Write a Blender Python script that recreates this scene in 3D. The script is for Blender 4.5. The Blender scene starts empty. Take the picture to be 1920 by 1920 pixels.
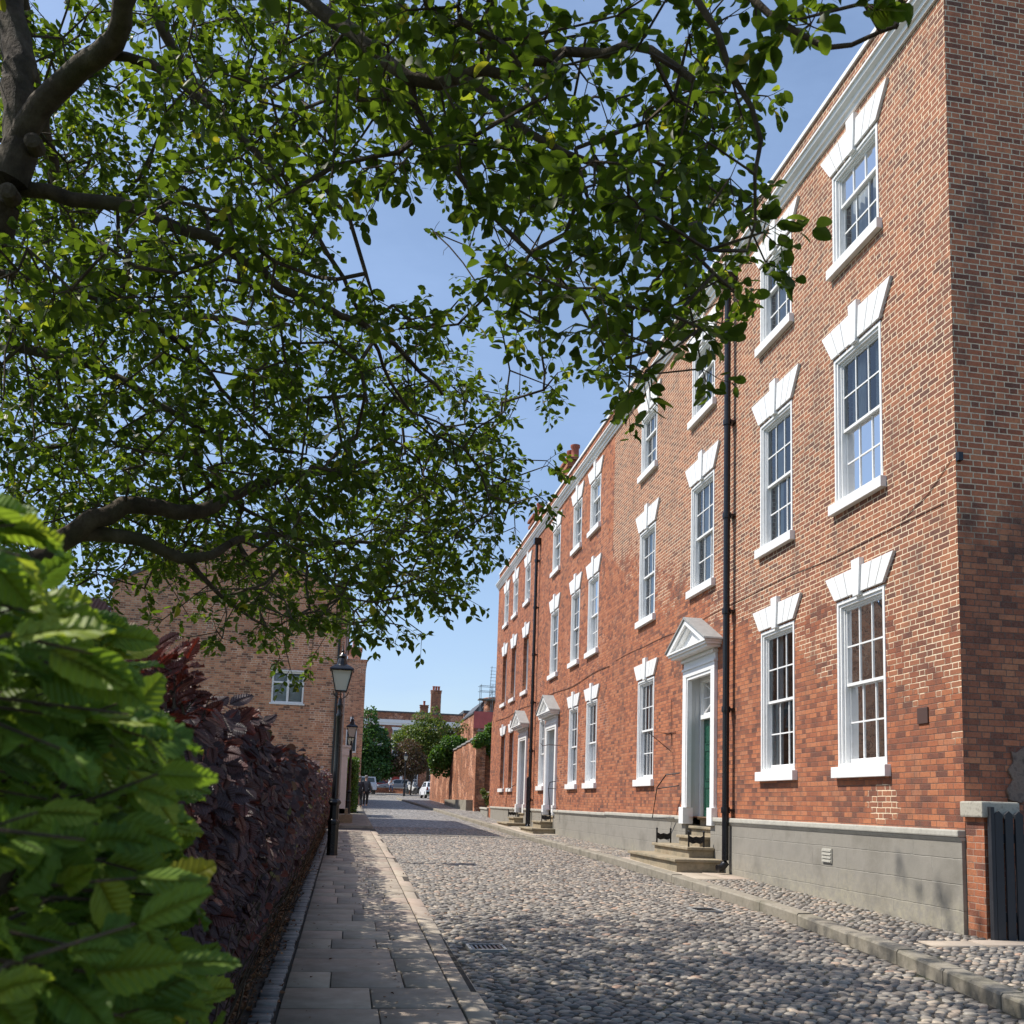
import bpy, bmesh, math, random
import numpy as np
from mathutils import Vector, Matrix
random.seed(7); rng = np.random.default_rng(11)
S = bpy.context.scene
COL = S.collection
R = math.radians

# ------------------------------------------------------------------ scene organisation
def tag(o, label, cat, group=None, kind=None):
    if label: o['label'] = label
    if cat: o['category'] = cat
    if group: o['group'] = group
    if kind: o['kind'] = kind
    return o
def thing(name, label, cat, loc=(0, 0, 0), rz=0, group=None, kind=None):
    o = bpy.data.objects.new(name, None); COL.objects.link(o)
    o.empty_display_size = .2
    o.location = loc; o.rotation_euler = (0, 0, rz)
    return tag(o, label, cat, group, kind)
def copy_tree(o, parent=None):
    c = o.copy(); COL.objects.link(c); c.parent = parent
    for ch in [k for k in bpy.data.objects if k.parent == o]:
        copy_tree(ch, c)
    return c

# ------------------------------------------------------------------ mesh building
def box_uv(me):
    n = len(me.polygons)
    if not n: return
    uvl = me.uv_layers.new(name='UVMap')
    co = np.empty(len(me.vertices) * 3, np.float32); me.vertices.foreach_get('co', co); co = co.reshape(-1, 3)
    nr = np.empty(n * 3, np.float32); me.polygons.foreach_get('normal', nr); nr = np.abs(nr.reshape(-1, 3))
    lt = np.empty(n, np.int32); me.polygons.foreach_get('loop_total', lt)
    vi = np.empty(len(me.loops), np.int32); me.loops.foreach_get('vertex_index', vi)
    ax = np.repeat(np.argmax(nr, axis=1), lt); P = co[vi]
    uv = np.where((ax == 0)[:, None], P[:, [1, 2]], np.where((ax == 1)[:, None], P[:, [0, 2]], P[:, [0, 1]]))
    uvl.data.foreach_set('uv', uv.astype(np.float32).ravel())
class MB:
    def __init__(s, off=(0, 0, 0)):
        s.v = []; s.f = []; s.m = []; s.off = off
    def face(s, pts, mi=0):
        k = len(s.v); s.v += [tuple(p) for p in pts]; s.f.append(tuple(range(k, k + len(pts)))); s.m.append(mi)
    def box(s, x0, x1, y0, y1, z0, z1, mi=0):
        k = len(s.v)
        s.v += [(x0, y0, z0), (x1, y0, z0), (x1, y1, z0), (x0, y1, z0), (x0, y0, z1), (x1, y0, z1), (x1, y1, z1), (x0, y1, z1)]
        for q in ((0, 3, 2, 1), (4, 5, 6, 7), (0, 1, 5, 4), (1, 2, 6, 5), (2, 3, 7, 6), (3, 0, 4, 7)):
            s.f.append(tuple(k + i for i in q)); s.m.append(mi)
        return s
    def prism(s, poly, axis, a0, a1, mi=0):
        """poly: 2D outline; axis 0 -> (y,z) extruded in x ; 1 -> (x,z) in y ; 2 -> (x,y) in z"""
        def P(p, a):
            return ((a, p[0], p[1]), (p[0], a, p[1]), (p[0], p[1], a))[axis]
        n = len(poly); k = len(s.v)
        s.v += [P(p, a0) for p in poly] + [P(p, a1) for p in poly]
        s.f.append(tuple(k + i for i in range(n))[::-1]); s.m.append(mi)
        s.f.append(tuple(k + n + i for i in range(n))); s.m.append(mi)
        for i in range(n):
            j = (i + 1) % n
            s.f.append((k + i, k + j, k + n + j, k + n + i)); s.m.append(mi)
        return s
    def lathe(s, prof, cx, cy, n=12, mi=0, axis=2, rot=0, cz=0):
        """prof: (r, h) along axis"""
        k = len(s.v)
        for r, h in prof:
            for i in range(n):
                a = rot + 2 * math.pi * i / n
                if axis == 2: s.v.append((cx + r * math.cos(a), cy + r * math.sin(a), h + cz))
                elif axis == 0: s.v.append((h + cx, cy + r * math.cos(a), cz + r * math.sin(a)))
                else: s.v.append((cx + r * math.cos(a), h + cy, cz + r * math.sin(a)))
        for j in range(len(prof) - 1):
            for i in range(n):
                a, b = k + j * n + i, k + j * n + (i + 1) % n
                s.f.append((a, b, b + n, a + n)); s.m.append(mi)
        s.f.append(tuple(k + i for i in range(n))[::-1]); s.m.append(mi)
        e = k + (len(prof) - 1) * n
        s.f.append(tuple(e + i for i in range(n))); s.m.append(mi)
        return s
    def tube(s, pts, r, n=8, mi=0):
        pts = [Vector(p) for p in pts]; rs = r if isinstance(r, (list, tuple)) else [r] * len(pts)
        k = len(s.v); up = Vector((0, 0, 1))
        for i, p in enumerate(pts):
            d = (pts[min(i + 1, len(pts) - 1)] - pts[max(i - 1, 0)]).normalized()
            a = d.cross(up if abs(d.z) < .95 else Vector((1, 0, 0))).normalized(); b = d.cross(a)
            for j in range(n):
                t = 2 * math.pi * j / n
                s.v.append(tuple(p + (a * math.cos(t) + b * math.sin(t)) * rs[i]))
        for i in range(len(pts) - 1):
            for j in range(n):
                a0 = k + i * n + j; b0 = k + i * n + (j + 1) % n
                s.f.append((a0, b0, b0 + n, a0 + n)); s.m.append(mi)
        s.f.append(tuple(k + i for i in range(n))); s.m.append(mi)
        e = k + (len(pts) - 1) * n
        s.f.append(tuple(e + i for i in range(n))[::-1]); s.m.append(mi)
        return s
    def build(s, name, mats, parent=None, smooth=False, bevel=0, label=None):
        me = bpy.data.meshes.new(name)
        me.from_pydata(s.v, [], s.f); me.update()
        if not isinstance(mats, (list, tuple)): mats = [mats]
        for m in mats: me.materials.append(m)
        me.polygons.foreach_set('material_index', s.m)
        bm = bmesh.new(); bm.from_mesh(me)
        if bevel:
            bmesh.ops.remove_doubles(bm, verts=bm.verts, dist=1e-5)
            es = [e for e in bm.edges if len(e.link_faces) == 2 and e.calc_face_angle(0) > .5]
            bmesh.ops.bevel(bm, geom=es, offset=bevel, segments=2, affect='EDGES', profile=.6, clamp_overlap=True)
        bmesh.ops.recalc_face_normals(bm, faces=bm.faces)
        bm.to_mesh(me); bm.free()
        if smooth:
            me.shade_smooth()
            me.set_sharp_from_angle(angle=R(40))
        box_uv(me)
        o = bpy.data.objects.new(name, me); COL.objects.link(o)
        if parent is not None: o.parent = parent
        if label: o['label'] = label
        return o
def np_mesh(name, V, F, mat, parent=None, rnd=None, uv=None, smooth=True):
    """V (n,3), F list of face arrays (m,k); rnd per-vertex float; uv per-vertex"""
    me = bpy.data.meshes.new(name)
    V = np.asarray(V, np.float32)
    me.vertices.add(len(V)); me.vertices.foreach_set('co', V.ravel())
    F = [np.asarray(f, np.int32) for f in F if len(f)]
    loops = np.concatenate([f.ravel() for f in F]); tot = np.concatenate([np.full(len(f), f.shape[1], np.int32) for f in F])
    st = np.concatenate([[0], np.cumsum(tot)[:-1]]).astype(np.int32)
    me.loops.add(len(loops)); me.loops.foreach_set('vertex_index', loops)
    me.polygons.add(len(tot)); me.polygons.foreach_set('loop_start', st); me.polygons.foreach_set('loop_total', tot)
    if smooth: me.polygons.foreach_set('use_smooth', np.ones(len(tot), bool))
    me.update(calc_edges=True)
    if rnd is not None:
        a = me.attributes.new('rnd', 'FLOAT', 'POINT'); a.data.foreach_set('value', np.asarray(rnd, np.float32))
    if uv is not None:
        l = me.uv_layers.new(name='UVMap'); l.data.foreach_set('uv', np.asarray(uv, np.float32)[loops].ravel())
    else:
        box_uv(me)
    me.materials.append(mat)
    o = bpy.data.objects.new(name, me); COL.objects.link(o)
    if parent is not None: o.parent = parent
    return o

# ------------------------------------------------------------------ material nodes
class N:
    def __init__(s, name):
        s.mat = bpy.data.materials.new(name); s.mat.use_nodes = True
        s.t = s.mat.node_tree; s.t.nodes.clear()
        s.out = s.t.nodes.new('ShaderNodeOutputMaterial')
    def put(s, sock, v):
        if isinstance(v, bpy.types.NodeSocket): s.t.links.new(v, sock)
        elif v is not None:
            if sock.type == 'RGBA' and len(v) == 3: v = (*v, 1)
            sock.default_value = v
    def m(s, op, a, b=None, c=None, clamp=False):
        n = s.t.nodes.new('ShaderNodeMath'); n.operation = op; n.use_clamp = clamp
        s.put(n.inputs[0], a)
        if b is not None: s.put(n.inputs[1], b)
        if c is not None: s.put(n.inputs[2], c)
        return n.outputs[0]
    def mix(s, f, a, b, mode='MIX'):
        n = s.t.nodes.new('ShaderNodeMix'); n.data_type = 'RGBA'; n.blend_type = mode; n.clamp_factor = True
        s.put(n.inputs[0], f); s.put(n.inputs[6], a); s.put(n.inputs[7], b)
        return n.outputs[2]
    def noise(s, vec=None, scale=5, detail=4, rough=.55, out=0):
        n = s.t.nodes.new('ShaderNodeTexNoise'); s.put(n.inputs['Scale'], scale); s.put(n.inputs['Detail'], detail); s.put(n.inputs['Roughness'], rough)
        if vec is not None: s.put(n.inputs['Vector'], vec)
        return n.outputs[out]
    def vor(s, vec, scale, feature='F1', out='Distance', rand=1):
        n = s.t.nodes.new('ShaderNodeTexVoronoi'); n.feature = feature; s.put(n.inputs['Scale'], scale); s.put(n.inputs['Randomness'], rand)
        s.put(n.inputs['Vector'], vec); return n.outputs[out]
    def pos(s): return s.t.nodes.new('ShaderNodeNewGeometry').outputs['Position']
    def obj(s): return s.t.nodes.new('ShaderNodeTexCoord').outputs['Object']
    def uv(s): return s.t.nodes.new('ShaderNodeTexCoord').outputs['UV']
    def attr(s, name='rnd'):
        n = s.t.nodes.new('ShaderNodeAttribute'); n.attribute_name = name; return n.outputs['Fac']
    def sep(s, v):
        n = s.t.nodes.new('ShaderNodeSeparateXYZ'); s.put(n.inputs[0], v); return n.outputs
    def comb(s, x=0, y=0, z=0):
        n = s.t.nodes.new('ShaderNodeCombineXYZ'); s.put(n.inputs[0], x); s.put(n.inputs[1], y); s.put(n.inputs[2], z); return n.outputs[0]
    def white(s, v):
        n = s.t.nodes.new('ShaderNodeTexWhiteNoise'); n.noise_dimensions = '3D'; s.put(n.inputs[0], v); return n.outputs
    def ramp(s, f, stops, interp='LINEAR'):
        n = s.t.nodes.new('ShaderNodeValToRGB'); n.color_ramp.interpolation = interp
        e = n.color_ramp.elements
        while len(e) < len(stops): e.new(.5)
        for i, (p, c) in enumerate(stops):
            e[i].position = p; e[i].color = (*c, 1) if len(c) == 3 else c
        s.put(n.inputs[0], f); return n.outputs[0]
    def mapr(s, v, a, b, c=0, d=1, smooth=False):
        n = s.t.nodes.new('ShaderNodeMapRange'); n.clamp = True
        if smooth: n.interpolation_type = 'SMOOTHSTEP'
        s.put(n.inputs[0], v); n.inputs[1].default_value = a; n.inputs[2].default_value = b; n.inputs[3].default_value = c; n.inputs[4].default_value = d
        return n.outputs[0]
    def vmul(s, v, sc):
        n = s.t.nodes.new('ShaderNodeVectorMath'); n.operation = 'MULTIPLY'; s.put(n.inputs[0], v); n.inputs[1].default_value = sc; return n.outputs[0]
    def vadd(s, v, w):
        n = s.t.nodes.new('ShaderNodeVectorMath'); n.operation = 'ADD'; s.put(n.inputs[0], v); s.put(n.inputs[1], w); return n.outputs[0]
    def bump(s, h, strength=.5, dist=.01, normal=None):
        n = s.t.nodes.new('ShaderNodeBump'); n.inputs['Strength'].default_value = strength; n.inputs['Distance'].default_value = dist
        s.put(n.inputs['Height'], h)
        if normal is not None: s.put(n.inputs['Normal'], normal)
        return n.outputs[0]
    def pbr(s, col, rough=.7, normal=None, metal=0, spec=.5, **kw):
        n = s.t.nodes.new('ShaderNodeBsdfPrincipled')
        s.put(n.inputs['Base Color'], col); s.put(n.inputs['Roughness'], rough); s.put(n.inputs['Metallic'], metal)
        s.put(n.inputs['Specular IOR Level'], spec)
        if normal is not None: s.put(n.inputs['Normal'], normal)
        for k, v in kw.items(): s.put(n.inputs[k], v)
        return n.outputs[0]
    def done(s, sh): s.put(s.out.inputs[0], sh); return s.mat

def m_plain(name, col, rough=.6, metal=0, var=.12, scale=6, bump=.15, spec=.5):
    n = N(name); p = n.obj(); f = n.noise(p, scale, 5)
    c = n.mix(f, tuple(x * (1 - var) for x in col), tuple(min(1, x * (1 + var)) for x in col))
    b = n.bump(n.noise(p, scale * 12, 3), bump, .004)
    return n.done(n.pbr(c, n.mapr(f, .3, .7, rough - .06, rough + .06), b, metal, spec))

def m_brick(name, ramp_lo, mort_lo, mw_lo=.004, ramp_hi=None, mort_hi=None, mw_hi=.0065, mask=None, dark=.5, course=.0745, bumpd=.006, flat=False):
    """Flemish bond in metres on the box-projected UV; optional second (repointed) look blended by a mask function"""
    n = N(name); P = n.pos(); uv = n.uv()
    w = n.noise(P, 9, 3, out=1)
    off = n.vmul(n.vadd(w, (-.5, -.5, -.5)), (.016, .010, 0))
    q = n.sep(n.vadd(uv, off)); u, v = q[0], q[1]
    vr = n.m('DIVIDE', v, course); row = n.m('FLOOR', vr); fv = n.m('FRACT', vr)
    par = n.m('MODULO', n.m('ABSOLUTE', row), 2.0)
    jit = n.m('MULTIPLY', n.white(n.comb(row, 3.1, 0))[0], .12)
    uu = n.m('ADD', n.m('DIVIDE', u, .335), n.m('ADD', n.m('MULTIPLY', par, .5), jit))
    cell = n.m('FLOOR', uu); fu = n.m('MULTIPLY', n.m('FRACT', uu), .335)
    head = n.m('GREATER_THAN', fu, .2225)
    lx = n.m('SUBTRACT', fu, n.m('MULTIPLY', head, .2225))
    wd = n.m('SUBTRACT', .2225, n.m('MULTIPLY', head, .11))
    dx = n.m('MINIMUM', lx, n.m('SUBTRACT', wd, lx))
    fvm = n.m('MULTIPLY', fv, course)
    dy = n.m('MINIMUM', fvm, n.m('SUBTRACT', course, fvm))
    d = n.m('MINIMUM', dx, dy)
    idv = n.comb(n.m('ADD', n.m('MULTIPLY', cell, 2), head), row, 0)
    wn = n.white(idv)
    big = n.noise(P, .55, 4); med = n.noise(P, 2.3, 5); fine = n.noise(P, 70, 4)
    t = n.m('ADD', n.m('MULTIPLY', wn[0], .58), n.m('MULTIPLY', med, .60)); t = n.m('SUBTRACT', t, .07)
    lo = n.ramp(t, ramp_lo)
    mlo = n.m('SUBTRACT', 1, n.mapr(d, mw_lo * .5, mw_lo * 1.5, 0, 1, True))
    col_lo = n.mix(mlo, lo, n.mix(med, tuple(x * .7 for x in mort_lo), mort_lo))
    if ramp_hi:
        hi = n.ramp(t, ramp_hi)
        mhi = n.m('SUBTRACT', 1, n.mapr(d, mw_hi * .6, mw_hi * 1.3, 0, 1, True))
        col_hi = n.mix(mhi, hi, mort_hi)
        k = mask(n, P, big, med, wn[0])
        col = n.mix(k, col_lo, col_hi); mm = n.m('ADD', n.m('MULTIPLY', mlo, n.m('SUBTRACT', 1, k)), n.m('MULTIPLY', mhi, k))
    else:
        col = col_lo; mm = mlo
    # soot and weather marks, per-brick speckle
    soot = n.m('MULTIPLY', n.mapr(n.noise(n.vmul(P, (1, 1, .55)), 1.3, 7, .7), .53, .70), dark)
    warm = n.mapr(n.noise(P, .8, 4, .6), .35, .65)
    col = n.mix(n.m('MULTIPLY', warm, .30), col, n.mix(1, col, (1.25, .92, .72), 'MULTIPLY'))
    col = n.mix(soot, col, (.06, .045, .04))
    f2 = n.noise(P, 24, 5, .7)
    col = n.mix(n.mapr(f2, .48, .68, 0, .55), col, n.mix(.6, col, (.06, .03, .025)))
    col = n.mix(n.mapr(fine, .35, .75, 0, .4), col, n.mix(.5, col, (.5, .38, .3)))
    h = n.m('ADD', n.m('MULTIPLY', n.m('SUBTRACT', 1, mm), 1.0), n.m('ADD', n.m('MULTIPLY', fine, .9), n.m('MULTIPLY', wn[0], .7)))
    b = n.bump(h, .8, bumpd)
    return n.done(n.pbr(col, .88, b, spec=.25))

ORANGE = [(0, (.05, .026, .022)), (.22, (.13, .045, .03)), (.36, (.25, .078, .038)), (.52, (.35, .112, .048)), (.72, (.43, .155, .066)), (.9, (.38, .16, .09)), (1, (.50, .26, .15))]
PINK = [(0, (.07, .035, .028)), (.25, (.13, .052, .036)), (.45, (.22, .078, .044)), (.7, (.31, .115, .058)), (1, (.40, .18, .095))]
BROWN = [(0, (.06, .032, .026)), (.25, (.17, .062, .04)), (.45, (.34, .115, .06)), (.7, (.47, .17, .085)), (1, (.56, .26, .13))]
def mask_front(n, P, big, med, wr):
    s = n.sep(P)
    line = n.m('ADD', 3.1, n.m('MULTIPLY', n.m('SUBTRACT', s[1], 10.0), .36))
    k = n.m('SUBTRACT', s[2], line)
    k = n.m('ADD', k, n.m('MULTIPLY', n.m('SUBTRACT', big, .5), 4.5))
    k = n.m('ADD', k, n.m('MULTIPLY', n.m('SUBTRACT', med, .5), 1.4))
    dy = n.m('SUBTRACT', s[1], 11.75); dz = n.m('SUBTRACT', s[2], 1.80); dd = n.m('SQRT', n.m('ADD', n.m('MULTIPLY', dy, dy), n.m('MULTIPLY', n.m('MULTIPLY', dz, dz), 2.0)))
    k = n.m('MAXIMUM', k, n.mapr(dd, .5, .3, -1.2, .45))
    k = n.m('ADD', k, n.m('MULTIPLY', n.m('SUBTRACT', wr, .5), 1.3))
    return n.mapr(k, -.1, .1)
def mask_patch(n, P, big, med, wr):
    return n.mapr(n.m('ADD', big, n.m('MULTIPLY', med, .25)), .66, .70)
M = {}
M['brick1'] = m_brick('brick_orange_repointed', ORANGE, (.19, .11, .08), .0048, PINK, (.82, .69, .50), .0070, mask_front, .5)
M['brick2'] = m_brick('brick_orange', ORANGE, (.18, .10, .075), .005, ORANGE, (.42, .32, .25), .0045, mask_patch, .5)
M['brick_side'] = m_brick('brick_dark_gable', BROWN, (.16, .12, .10), .005, [(p, (c[0] * 1.15, c[1] * 1.05, c[2])) for p, c in BROWN], (.80, .66, .48), .0075,
                          lambda n, P, big, med, wr: n.mapr(n.m('ADD', n.m('SUBTRACT', n.sep(P)[2], 4.9), n.m('MULTIPLY', n.m('SUBTRACT', big, .5), 4)), -.3, .4), .62)
TAN = [(0, (.07, .04, .035)), (.25, (.19, .085, .055)), (.42, (.48, .205, .115)), (.72, (.66, .32, .18)), (1, (.72, .44, .28))]
M['brick_left'] = m_brick('brick_tan', TAN, (.60, .46, .34), .008, TAN, (.78, .64, .50), .009, mask_patch, .35)
M['brick_wall'] = m_brick('brick_garden_wall', [(p, (c[0] * .9, c[1], c[2])) for p, c in ORANGE], (.3, .22, .18), .005, TAN, (.5, .42, .35), .005, mask_patch, .6)

def m_white():
    n = N('white_paint'); p = n.pos(); f = n.noise(p, 3, 5); d = n.noise(p, 14, 6, .7)
    c = n.mix(n.mapr(d, .5, .8, 0, .45), n.mix(f, (.76, .76, .75), (.84, .84, .83)), (.55, .53, .48))
    return n.done(n.pbr(c, .45, n.bump(n.noise(p, 60, 3), .12, .003)))
M['white'] = m_white()
M['cream'] = m_plain('cream_reveal_paint', (.55, .56, .55), .5, var=.05)
M['green_door'] = m_plain('green_gloss_paint', (.014, .075, .047), .28, var=.08, bump=.05)
M['grey_door'] = m_plain('pale_blue_paint', (.42, .46, .56), .35, var=.05, bump=.05)
M['black'] = m_plain('black_gloss_iron', (.006, .006, .008), .3, var=.3, bump=.2)
M['blackwood'] = m_plain('black_stained_wood', (.02, .021, .026), .55, var=.4, scale=9, bump=.4)
M['brass'] = m_plain('brass', (.7, .48, .18), .3, metal=1)
M['slate'] = m_plain('slate', (.07, .072, .08), .6, var=.35, scale=3)
M['lead'] = m_plain('lead_grey', (.30, .30, .29), .6, var=.25, scale=8)
M['rust'] = m_plain('dark_plaque', (.07, .035, .027), .7)
M['terracotta'] = m_plain('terracotta', (.36, .10, .06), .7, var=.3)
M['red'] = m_plain('red_paint', (.35, .03, .025), .4)
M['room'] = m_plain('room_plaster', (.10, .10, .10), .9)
M['curtain'] = m_plain('pale_curtain', (.66, .66, .65), .9, var=.05)
M['steel'] = m_plain('galvanised_tube', (.22, .25, .27), .45, metal=.6)
M['sheet'] = m_plain('red_sheeting', (.48, .10, .09), .6, var=.35, scale=1.5)
M['board'] = m_plain('scaffold_board', (.2, .2, .18), .8)
M['plastic'] = m_plain('white_carrier_bag', (.62, .68, .76), .4)
def m_stone(name, a, b, c, rough=.85, sc=2.2, bump=.5, moss=None):
    n = N(name); p = n.pos(); f = n.noise(p, sc, 6, .6); g = n.noise(p, sc * 9, 5, .7); h = n.noise(p, 90, 3)
    col = n.ramp(f, [(.3, a), (.5, b), (.7, c)])
    col = n.mix(n.mapr(g, .5, .75, 0, .45), col, tuple(x * .45 for x in a))
    if moss: col = n.mix(n.mapr(n.noise(p, 1.7, 6, .7), .5, .68, 0, .55), col, moss)
    return n.done(n.pbr(col, rough, n.bump(n.m('ADD', g, n.m('MULTIPLY', h, .5)), bump, .008), spec=.3))
M['stone'] = m_stone('sandstone_step', (.26, .20, .13), (.34, .28, .19), (.22, .19, .14), moss=(.10, .10, .06))
M['kerb'] = m_stone('kerb_stone', (.22, .195, .15), (.28, .25, .20), (.15, .135, .11), moss=(.07, .07, .04))
M['granite'] = m_stone('granite_coping', (.36, .34, .28), (.45, .42, .35), (.25, .23, .19), sc=20)
M['patch'] = m_stone('rubble_render', (.20, .13, .10), (.26, .19, .15), (.11, .08, .07), sc=14, bump=1)
M['moulding'] = m_stone('plinth_moulding', (.40, .38, .33), (.46, .44, .38), (.36, .34, .29), bump=.25)
def m_plinth():
    n = N('scored_cement_render'); P = n.pos(); w = n.noise(P, 5, 3, out=1)
    q = n.sep(n.vadd(n.uv(), n.vmul(n.vadd(w, (-.5, -.5, -.5)), (.02, .02, 0))))
    v = n.m('DIVIDE', n.m('ADD', q[1], .02), .29); row = n.m('FLOOR', v); fv = n.m('FRACT', v)
    u = n.m('ADD', n.m('DIVIDE', q[0], 1.0), n.m('MULTIPLY', n.white(n.comb(row, 0, 0))[0], .9)); fu = n.m('FRACT', u)
    dv = n.m('MULTIPLY', n.m('MINIMUM', fv, n.m('SUBTRACT', 1, fv)), .29); du = n.m('MINIMUM', fu, n.m('SUBTRACT', 1, fu))
    line = n.m('SUBTRACT', 1, n.mapr(n.m('MINIMUM', du, dv), .001, .007, 0, 1))
    f = n.noise(P, 1.3, 6, .6); g = n.noise(P, 12, 5, .65)
    z = n.sep(P)[2]
    col = n.ramp(f, [(.3, (.20, .185, .155)), (.5, (.27, .25, .215)), (.7, (.23, .215, .185))])
    col = n.mix(n.m('MULTIPLY', line, n.mapr(g, .4, .6, .2, .9)), col, n.mix(g, (.12, .11, .09), (.5, .48, .42)))
    # salts and algae above the paving
    low = n.m('MULTIPLY', n.mapr(n.m('ADD', z, n.m('MULTIPLY', f, -.9)), -.1, .45, 1, 0), n.mapr(g, .35, .65))
    col = n.mix(n.m('MULTIPLY', low, .6), col, (.42, .38, .27))
    b = n.bump(n.m('ADD', n.m('MULTIPLY', line, -1.2), n.m('ADD', g, n.m('MULTIPLY', n.noise(P, 80, 2), .3))), .7, .006)
    return n.done(n.pbr(col, .9, b, spec=.25))
M['plinth'] = m_plinth()
def m_attr_stone(name, stops, rough=.55, sc=30, bump=.35, big=.35):
    n = N(name); P = n.pos(); a = n.attr(); col = n.ramp(a, stops, 'LINEAR')
    g = n.noise(P, sc, 5, .65); bg = n.noise(P, big, 5)
    col = n.mix(n.mapr(g, .35, .75, 0, .5), col, n.mix(.6, col, (.05, .045, .04)))
    col = n.mix(n.mapr(bg, .35, .7, 0, .35), col, n.mix(.5, col, (.40, .34, .26)))
    return n.done(n.pbr(col, n.mapr(g, .3, .7, rough - .1, rough + .2), n.bump(g, bump, .006), spec=.4))
M['cobble'] = m_attr_stone('river_cobble', [(0, (.075, .072, .07)), (.2, (.155, .145, .134)), (.4, (.25, .222, .19)), (.55, (.33, .30, .255)), (.7, (.17, .155, .138)), (.85, (.34, .265, .205)), (.95, (.48, .41, .32)), (1, (.42, .26, .18))], .5)
M['flag'] = m_attr_stone('york_stone', [(0, (.31, .26, .205)), (.3, (.39, .33, .26)), (.6, (.45, .385, .30)), (.8, (.41, .32, .255)), (1, (.36, .31, .25))], .75, 6, .3, .8)
M['sett'] = m_attr_stone('granite_sett', [(0, (.12, .125, .13)), (.5, (.19, .19, .19)), (1, (.27, .26, .24))], .65, 25, .5)
def m_joint():
    n = N('joint_earth'); P = n.pos(); g = n.noise(P, 40, 5); b = n.noise(P, 1.5, 5)
    col = n.mix(g, (.028, .024, .018), (.075, .062, .048)); col = n.mix(n.mapr(b, .55, .7, 0, .5), col, (.05, .07, .02))
    return n.done(n.pbr(col, .95, n.bump(g, .6, .01)))
M['joint'] = m_joint()
def m_far_cobble():
    n = N('distant_cobbles'); P = n.vmul(n.pos(), (8, 11, 0))
    d = n.vor(P, 1, 'F1', 'Distance'); c = n.vor(P, 1, 'F1', 'Color'); r = n.sep(c)[0]
    col = n.ramp(r, [(0, (.18, .18, .18)), (.3, (.30, .285, .265)), (.6, (.40, .36, .31)), (.8, (.25, .235, .21)), (1, (.46, .40, .32))])
    col = n.mix(n.mapr(d, .42, .62), col, (.08, .07, .06))
    return n.done(n.pbr(col, .6, n.bump(d, -1.0, .03)))
M['far_cobble'] = m_far_cobble()
M['grass'] = m_stone('grass_ground', (.04, .07, .02), (.06, .09, .03), (.09, .09, .04), sc=1.5)
def m_leaf(name, stops, trans=.35, tcol=(1.6, 1.5, .6), rough=.45, vein=.0, spec=.4, veincol=(.3, .4, .1)):
    n = N(name); a = n.attr(); col = n.ramp(a, stops); P = n.pos()
    col = n.mix(n.mapr(n.noise(P, 25, 3), .35, .65, 0, .25), col, n.mix(.5, col, (.02, .03, .01)))
    nor = None
    if vein:
        uv = n.sep(n.uv()); t = n.m('ABSOLUTE', n.m('SUBTRACT', uv[1], .5))
        ph = n.m('FRACT', n.m('MULTIPLY', n.m('SUBTRACT', uv[0], n.m('MULTIPLY', t, .55)), 9.0))
        v = n.m('ABSOLUTE', n.m('SUBTRACT', ph, .5))
        line = n.m('MAXIMUM', n.mapr(v, .06, .0, 0, 1), n.mapr(t, .035, .01, 0, 1))
        col = n.mix(n.m('MULTIPLY', line, vein), col, veincol)
        nor = n.bump(n.m('ADD', n.m('MULTIPLY', v, 2.0), n.m('MULTIPLY', line, -.4)), .55, .004)
    sh = n.pbr(col, rough, nor, spec=spec)
    tr = n.t.nodes.new('ShaderNodeBsdfTranslucent')
    n.put(tr.inputs[0], n.mix(1, col, tcol, 'MULTIPLY'))
    if nor is not None: n.put(tr.inputs['Normal'], nor)
    mx = n.t.nodes.new('ShaderNodeMixShader'); n.put(mx.inputs[0], trans); n.put(mx.inputs[1], sh); n.put(mx.inputs[2], tr.outputs[0])
    return n.done(mx.outputs[0])
M['leaf'] = m_leaf('tree_leaf', [(0, (.034, .051, .009)), (.4, (.058, .086, .013)), (.75, (.098, .135, .018)), (.95, (.18, .20, .03)), (1, (.26, .21, .03))], .54, (2.0, 2.15, .9), spec=.28)
M['hedge_green'] = m_leaf('beech_leaf_green', [(0, (.06, .13, .024)), (.35, (.12, .21, .034)), (.7, (.20, .30, .045)), (.92, (.32, .38, .055)), (1, (.42, .36, .06))], .42, (1.9, 1.8, .8), .5, .35, veincol=(.20, .27, .07), spec=.22)
M['hedge_purple'] = m_leaf('copper_beech_leaf', [(0, (.05, .032, .038)), (.45, (.085, .052, .058)), (.68, (.12, .062, .060)), (.82, (.10, .038, .032)), (.93, (.19, .05, .03)), (.97, (.10, .11, .035)), (1, (.20, .17, .05))], .16, (2.0, .8, .6), .45, .25, veincol=(.09, .07, .08), spec=.32)
M['ivy'] = m_leaf('ivy_leaf', [(0, (.03, .08, .015)), (.5, (.07, .16, .025)), (1, (.15, .27, .04))], .35)
M['tree_dark'] = m_leaf('dark_tree_leaf', [(0, (.02, .06, .015)), (.5, (.045, .11, .022)), (1, (.09, .18, .035))], .3)
M['tree_lime'] = m_leaf('lime_tree_leaf', [(0, (.05, .09, .015)), (.5, (.11, .16, .03)), (1, (.20, .24, .05))], .35)
M['tree_copper'] = m_leaf('copper_tree_leaf', [(0, (.05, .035, .02)), (.5, (.11, .06, .035)), (.8, (.14, .11, .04)), (1, (.10, .13, .03))], .3, (1.4, 1.1, .7))
M['litter'] = m_leaf('dead_leaf', [(0, (.10, .045, .02)), (.5, (.20, .09, .04)), (1, (.32, .18, .09))], .1, (1, 1, 1), .7)
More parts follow.
